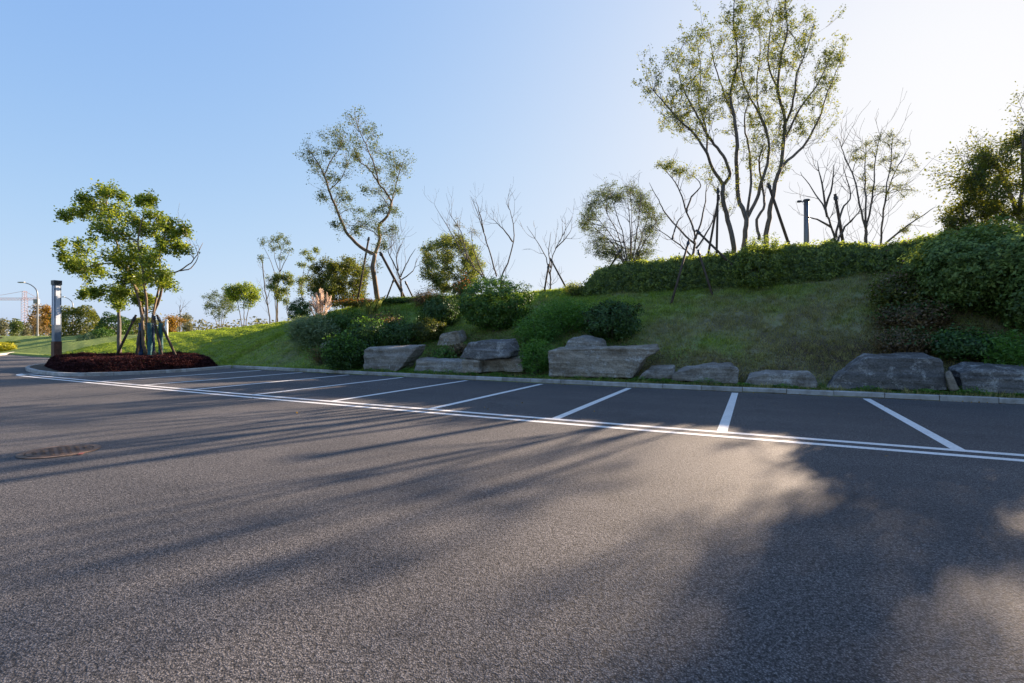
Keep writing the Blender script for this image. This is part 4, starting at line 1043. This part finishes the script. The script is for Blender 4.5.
# white marker post, camera post
X, Y, Z = at(166.5, 19.8); t = thing('marker_post', 'slim white post on the lawn right of the island tree', 'post', (X, Y, Z)); m = MB(); m.tube([(X, Y, Z-.1), (X, Y, zpy(321, Y))], [.10, .10], 10); m.build('post', M['white'], t, smooth=True); m = MB(); m.lathe((X, Y, zpy(321, Y)), [(.12, 0), (.12, .06), (.03, .12)], 10); m.build('cap', M['white'], t)
X, Y, Z = at(806.5, 23.6); t = thing('lamp_post', 'short grey post with a small floodlight on its left side, right of the tall tree', 'lamp post', (X, Y, Z))
zt = zpy(201, Y)
m = MB(); m.tube([(X, Y, Z-.1), (X, Y, zt)], [.10, .10], 12); m.build('pole', M['galv'], t, smooth=True)
m = MB(); m.lathe((X, Y, zt), [(.13, 0), (.13, .05), (.10, .07)], 12); m.build('cap', M['cap'], t)
m = MB(); m.box((X-.17, Y, zt-.03), (.16, .04, .04)); br = m.build('bracket', M['galv'], t)
m = MB(); m.box((X-.30, Y, zt-.02), (.14, .11, .08)); m.build('floodlight', M['cap'], t, bevel=.015)
m = MB(); m.lathe((X, Y, Z), [(.2, -.05), (.2, .25), (.12, .3)], 12); m.build('base', M['galv'], t)
# manhole cover
X, Y = flat(60, 451.5)
t = thing('manhole_cover', 'worn brown manhole cover with a red paint mark in the asphalt, left foreground', 'manhole cover', (X, Y, .004))
m = MB(); m.lathe((X, Y, .004), [(.40, 0), (.40, .006), (.33, .006), (.33, 0)], 40); m.build('frame', simple('worn_concrete', (.15, .10, .07), .8, var=.4, scale=8, bump=.6), t)
m = MB(); m.lathe((X, Y, .004), [(.32, 0), (.32, .007)], 40)
for i in range(-6, 7):
    for j in range(-6, 7):
        if (i*i+j*j) < 24 and (i+j) % 2 == 0: m.box((X+i*.056, Y+j*.056, .0145), (.034, .034, .003))
m.build('cover', M['iron'], t)
m = MB(); a = flat(81, 454.5); m.box((a[0], a[1], .0125), (.045, .09, .003), [[.9, .43, 0], [-.43, .9, 0], [0, 0, 1]]); m.build('paint_mark', M['redp'], t)

# ------------------------------------------------------------------ far left background
FL = [
 ('autumn_tree', 'brown-leaved thin autumn tree beside the far street lamp', 36, 303, 15, 70, 'l_brown', 9, 2),
 ('autumn_tree', 'golden autumn tree between the street lamp and the light column', 47, 303, 16, 75, 'l_gold', 14, 3),
 ('far_tree', 'pale grey-green sapling at the far left edge', 3, 318, 12, 80, 'l_grey', 8, 2),
 ('far_tree', 'pale grey-green sapling with a rounded top, second from the far left edge', 15, 318, 14, 75, 'l_lean', 9, 2),
 ('far_tree', 'thin pale sapling below the crane mast', 25, 319, 11, 85, 'l_grey', 8, 2),
 ('far_tree', 'yellowish small tree far off right of the island tree trunk', 172, 315, 16, 70, 'l_gold', 9, 2),
 ('far_tree', 'thin pale tree far off near the dark trunk', 186, 313, 13, 75, 'l_grey', 8, 2),
]
for nm, lb, px, top, w, Yd, lf, n, per in FL:
    auto_tree(nm, lb, px, 0, top, w, Y=Yd, leaf=lf, n=n, rl=.3, ls=.26, per=per, stems=3, keep=.9, low=.25, group='trees far off on the left')
bare('bare_tree', 'dark bare trunk standing right of the island tree', 180, 27, [[(180, 336), (180.2, 322), (180, 305)], [(180, 312), (183, 307)]], .11, 8, 1.0, leaf='l_gold', lobes=[(176, 320, 4), (184, 322, 4)], ls=.12)
auto_tree('second_island_tree', 'slender tree with few leaves showing left of the island tree trunks', 119, 0, 282, 26, Y=31, leaf='l_isl', n=7, rl=.25, ls=.16, per=3, stems=1, low=.55, r0=.14, ground_z=.5)
def fbush(name, label, px, top, w, Yd, leaf, n, ls, group='bushes far off on the left', depth=None, gz=.1, extra=None):
    X = (px-CX)/F*Yd; R = w/2*Yd/F; Ht = zpy(top, Yd)-gz; D = depth or R*.8
    t = thing(name, label, 'bush', (X, Yd, gz), group); d = unit(n); rr = lump(n, 22)(d)*(.72+.31*rng.random(n)**.5)
    pos = d*rr[:, None]*np.array([R, D, Ht*.55])+np.array([X, Yd, gz+Ht*.45]); pos = pos[pos[:, 2] > gz]
    raw_mesh('foliage', leaf_quads(pos, ls), 4, M[leaf], t)
    m = MB()
    for k in range(8):
        q = unit(1)[0]; q[2] = abs(q[2])+.2; e = np.array([X, Yd, gz])+q*np.array([R, D, Ht])*.7; m.tube([(X, Yd, gz-.1), e], [.06, .02], 4)
    m.build('stems', M['bark_d'], t)
    if extra: raw_mesh('blossom', leaf_quads(pos[:extra[1]]*1.0+[0, 0, .05], extra[2], .8), 4, M[extra[0]], t)
fbush('dome_bush', 'big dome-shaped brownish-green bush right of the light column', 80, 304.5, 48, 56, 'l_olive', 12000, .22)
fbush('far_bush', 'dark green bush between the dome-shaped bush and the island tree', 113, 311, 34, 52, 'l_dark', 6000, .2)
fbush('far_bush', 'mid green bush seen between the island tree poles', 140, 314, 40, 56, 'l_olive', 6000, .2)
fbush('far_bush', 'low rounded green bush in front of the dome-shaped bush', 104, 329, 26, 48, 'l_box', 3500, .16)
fbush('far_bush', 'low pale blue-grey bush at the foot of the dome-shaped bush', 88, 333, 20, 47, 'l_blue', 2200, .16)
fbush('far_bush', 'dark low bush left of the light column', 46, 341, 18, 58, 'l_dark', 1800, .18)
fbush('far_bush', 'dark reddish low bush at the far left edge', 4, 337, 24, 60, 'l_purple', 2600, .2)
fbush('far_bush', 'dark low bush behind the white marker post', 160, 326, 22, 54, 'l_box', 2500, .2)
for k, (x, w, y, Yd, lb) in enumerate([(-6, 34, 345, 44, 'yellow-flowering low plants by the far kerb, at the left edge'), (16, 26, 344.5, 52, 'yellow-flowering low plants by the far kerb, near the street lamp foot')]):
    fbush('flower_clump', lb, x, y-3, w, Yd, 'l_yellow', 3500, .16, 'yellow flower beds on the far verge', depth=1.2)
# far wood along the horizon, low roofs of nothing else
pos = []
for k in range(90):
    x = rng.uniform(-260, 330); Yd = rng.uniform(150, 210); w = rng.uniform(7, 13); h = rng.uniform(4, 9); X = (x-CX)/F*Yd
    d = unit(160); pos.append(d*np.array([w/2, w/3, h/2])*rng.uniform(.7, 1.05, (160, 1))+np.array([X, Yd, h*.5]))
tag(raw_mesh('far_wood', leaf_quads(np.concatenate(pos), .9, .7), 4, M['l_grey']), 'pale distant wood along the horizon', 'wood', kind='stuff')
# tower crane
Yd = 250; X = (24.5-CX)/F*Yd; t = thing('tower_crane', 'red lattice tower crane far off above the saplings', 'crane', (X, Yd, 0))
def lattice(name, a, b, w, n, up=(0, 1, 0), r=.08):
    m = MB(); a = np.array(a, float); b = np.array(b, float); e = (b-a)/np.linalg.norm(b-a); s = np.cross(e, up); s /= np.linalg.norm(s); q = np.cross(e, s)
    cor = [(s+q)*w/2, (s-q)*w/2, (-s-q)*w/2, (-s+q)*w/2]
    for c in cor: m.tube([a+c, b+c], [r, r], 4)
    for k in range(n):
        for i in range(4):
            p0 = a+(b-a)*k/n+cor[i]; p1 = a+(b-a)*(k+1)/n+cor[(i+1) % 4]; m.tube([p0, p1], [r*.6, r*.6], 3)
    return m.build(name, M['crane'], t)
lattice('mast', (X, Yd, 0), (X, Yd, zpy(298, Yd)), 1.7, 16); lattice('tower_head', (X, Yd, zpy(298, Yd)), (X, Yd, zpy(291, Yd)), 1.2, 3)
lattice('jib', (X, Yd, zpy(299, Yd)), (X-26, Yd, zpy(299, Yd)), 1.0, 16, (0, 0, 1)); lattice('counter_jib', (X, Yd, zpy(299, Yd)), (X+7, Yd, zpy(299, Yd)), 1.0, 5, (0, 0, 1))
m = MB(); m.box((X+6, Yd, zpy(299, Yd)-1.2), (2, 1.4, 2.2)); m.build('counterweight', M['galv'], t)
m = MB(); tp = (X, Yd, zpy(291, Yd)); m.tube([tp, (X-20, Yd, zpy(299, Yd)+.5)], [.08, .08], 4); m.tube([tp, (X+6.5, Yd, zpy(299, Yd)+.5)], [.08, .08], 4); m.build('tie_bar', M['crane'], t)
# parked white car far behind
Yd = 84; X = (47-CX)/F*Yd
t = thing('parked_car', 'small white parked car far off left of the light column', 'car', (X, Yd, .1))
prof = [(-2.1, .3), (-2.15, .65), (-1.9, .85), (-1.1, .95), (-.45, 1.42), (.75, 1.45), (1.5, 1.0), (2.0, .9), (2.1, .6), (2.05, .3)]
m = MB(); n = len(prof); V = [(X+x*.8, Yd+s*(.82-.14*(z > 1)), .1+z) for s in (-1, 1) for x, z in prof]
m.add(V, [tuple(range(n)), tuple(range(2*n-1, n-1, -1))]+[(i, i+n, (i+1) % n+n, (i+1) % n) for i in range(n)]); m.build('body', M['white'], t, bevel=.04)
m = MB(); m.add([(X+x*.8, Yd-.835+.13*(z > 1.2), .1+z) for x, z in [(-.95, 1.0), (-.4, 1.36), (.7, 1.38), (1.25, 1.02)]], [(0, 3, 2, 1)]); m.build('side_window', M['glass'], t)
for sx in (-1.05, 1.05):
    for sy in (-.78, .78):
        m = MB(); m.tube([(X+sx, Yd+sy-.1, .41), (X+sx, Yd+sy+.1, .41)], [.31, .31], 16); w_ = m.build('wheel', M['tyre'], t)
        m = MB(); m.tube([(X+sx, Yd+sy-.115, .41), (X+sx, Yd+sy+.115, .41)], [.18, .18], 12); m.build('rim', M['galv'], w_)

# ------------------------------------------------------------------ light, sky, camera
w = bpy.data.worlds.new('World'); S.world = w; w.use_nodes = True
nt = w.node_tree; nt.nodes.clear()
out = nt.nodes.new('ShaderNodeOutputWorld'); bg = nt.nodes.new('ShaderNodeBackground'); sky = nt.nodes.new('ShaderNodeTexSky')
sky.sky_type = 'NISHITA'; sky.sun_disc = False; sky.sun_elevation = SUN_EL; sky.sun_rotation = SUN_AZ
sky.air_density = .7; sky.dust_density = 1.3; sky.ozone_density = 2.0
def vm(op, a, b):
    n = N(nt, 'ShaderNodeVectorMath', operation=op)
    for i, x in enumerate((a, b)):
        if hasattr(x, 'links'): nt.links.new(x, n.inputs[i])
        else: n.inputs[i].default_value = x
    return n.outputs[0]
# soft shoulder: a hazy autumn sky is more even than the clear-air model
k_ = vm('DIVIDE', sky.outputs[0], vm('ADD', sky.outputs[0], (1.95, 1.35, .4)))
nt.links.new(vm('MULTIPLY', k_, (2.31, 2.28, 2.26)), bg.inputs[0]); bg.inputs[1].default_value = .13
nt.links.new(bg.outputs[0], out.inputs[0])
sl = bpy.data.lights.new('sun', 'SUN'); sl.energy = 5.0; sl.angle = math.radians(.55); sl.color = (1, .77, .56)
so = bpy.data.objects.new('sun', sl); C.objects.link(so)
so.rotation_euler = Vector(tuple(SUNDIR)).to_track_quat('Z', 'Y').to_euler(); so.location = (20, 20, 30)

cam = bpy.data.cameras.new('camera'); co = bpy.data.objects.new('camera', cam); C.objects.link(co)
cam.sensor_width = 36; cam.lens = F/1024*36; cam.clip_start = .05; cam.clip_end = 3000
cam.shift_y = -(Y0-341.5)/1024*-1*1.0
co.location = (0, 0, H0); co.rotation_euler = (math.pi/2, 0, 0)
S.camera = co
S.view_settings.view_transform = 'Standard'; S.view_settings.look = 'None'; S.view_settings.exposure = 1.8; S.view_settings.gamma = 1
S.render.engine = 'CYCLES'
S.cycles.max_bounces = 8; S.cycles.transmission_bounces = 6; S.cycles.diffuse_bounces = 3
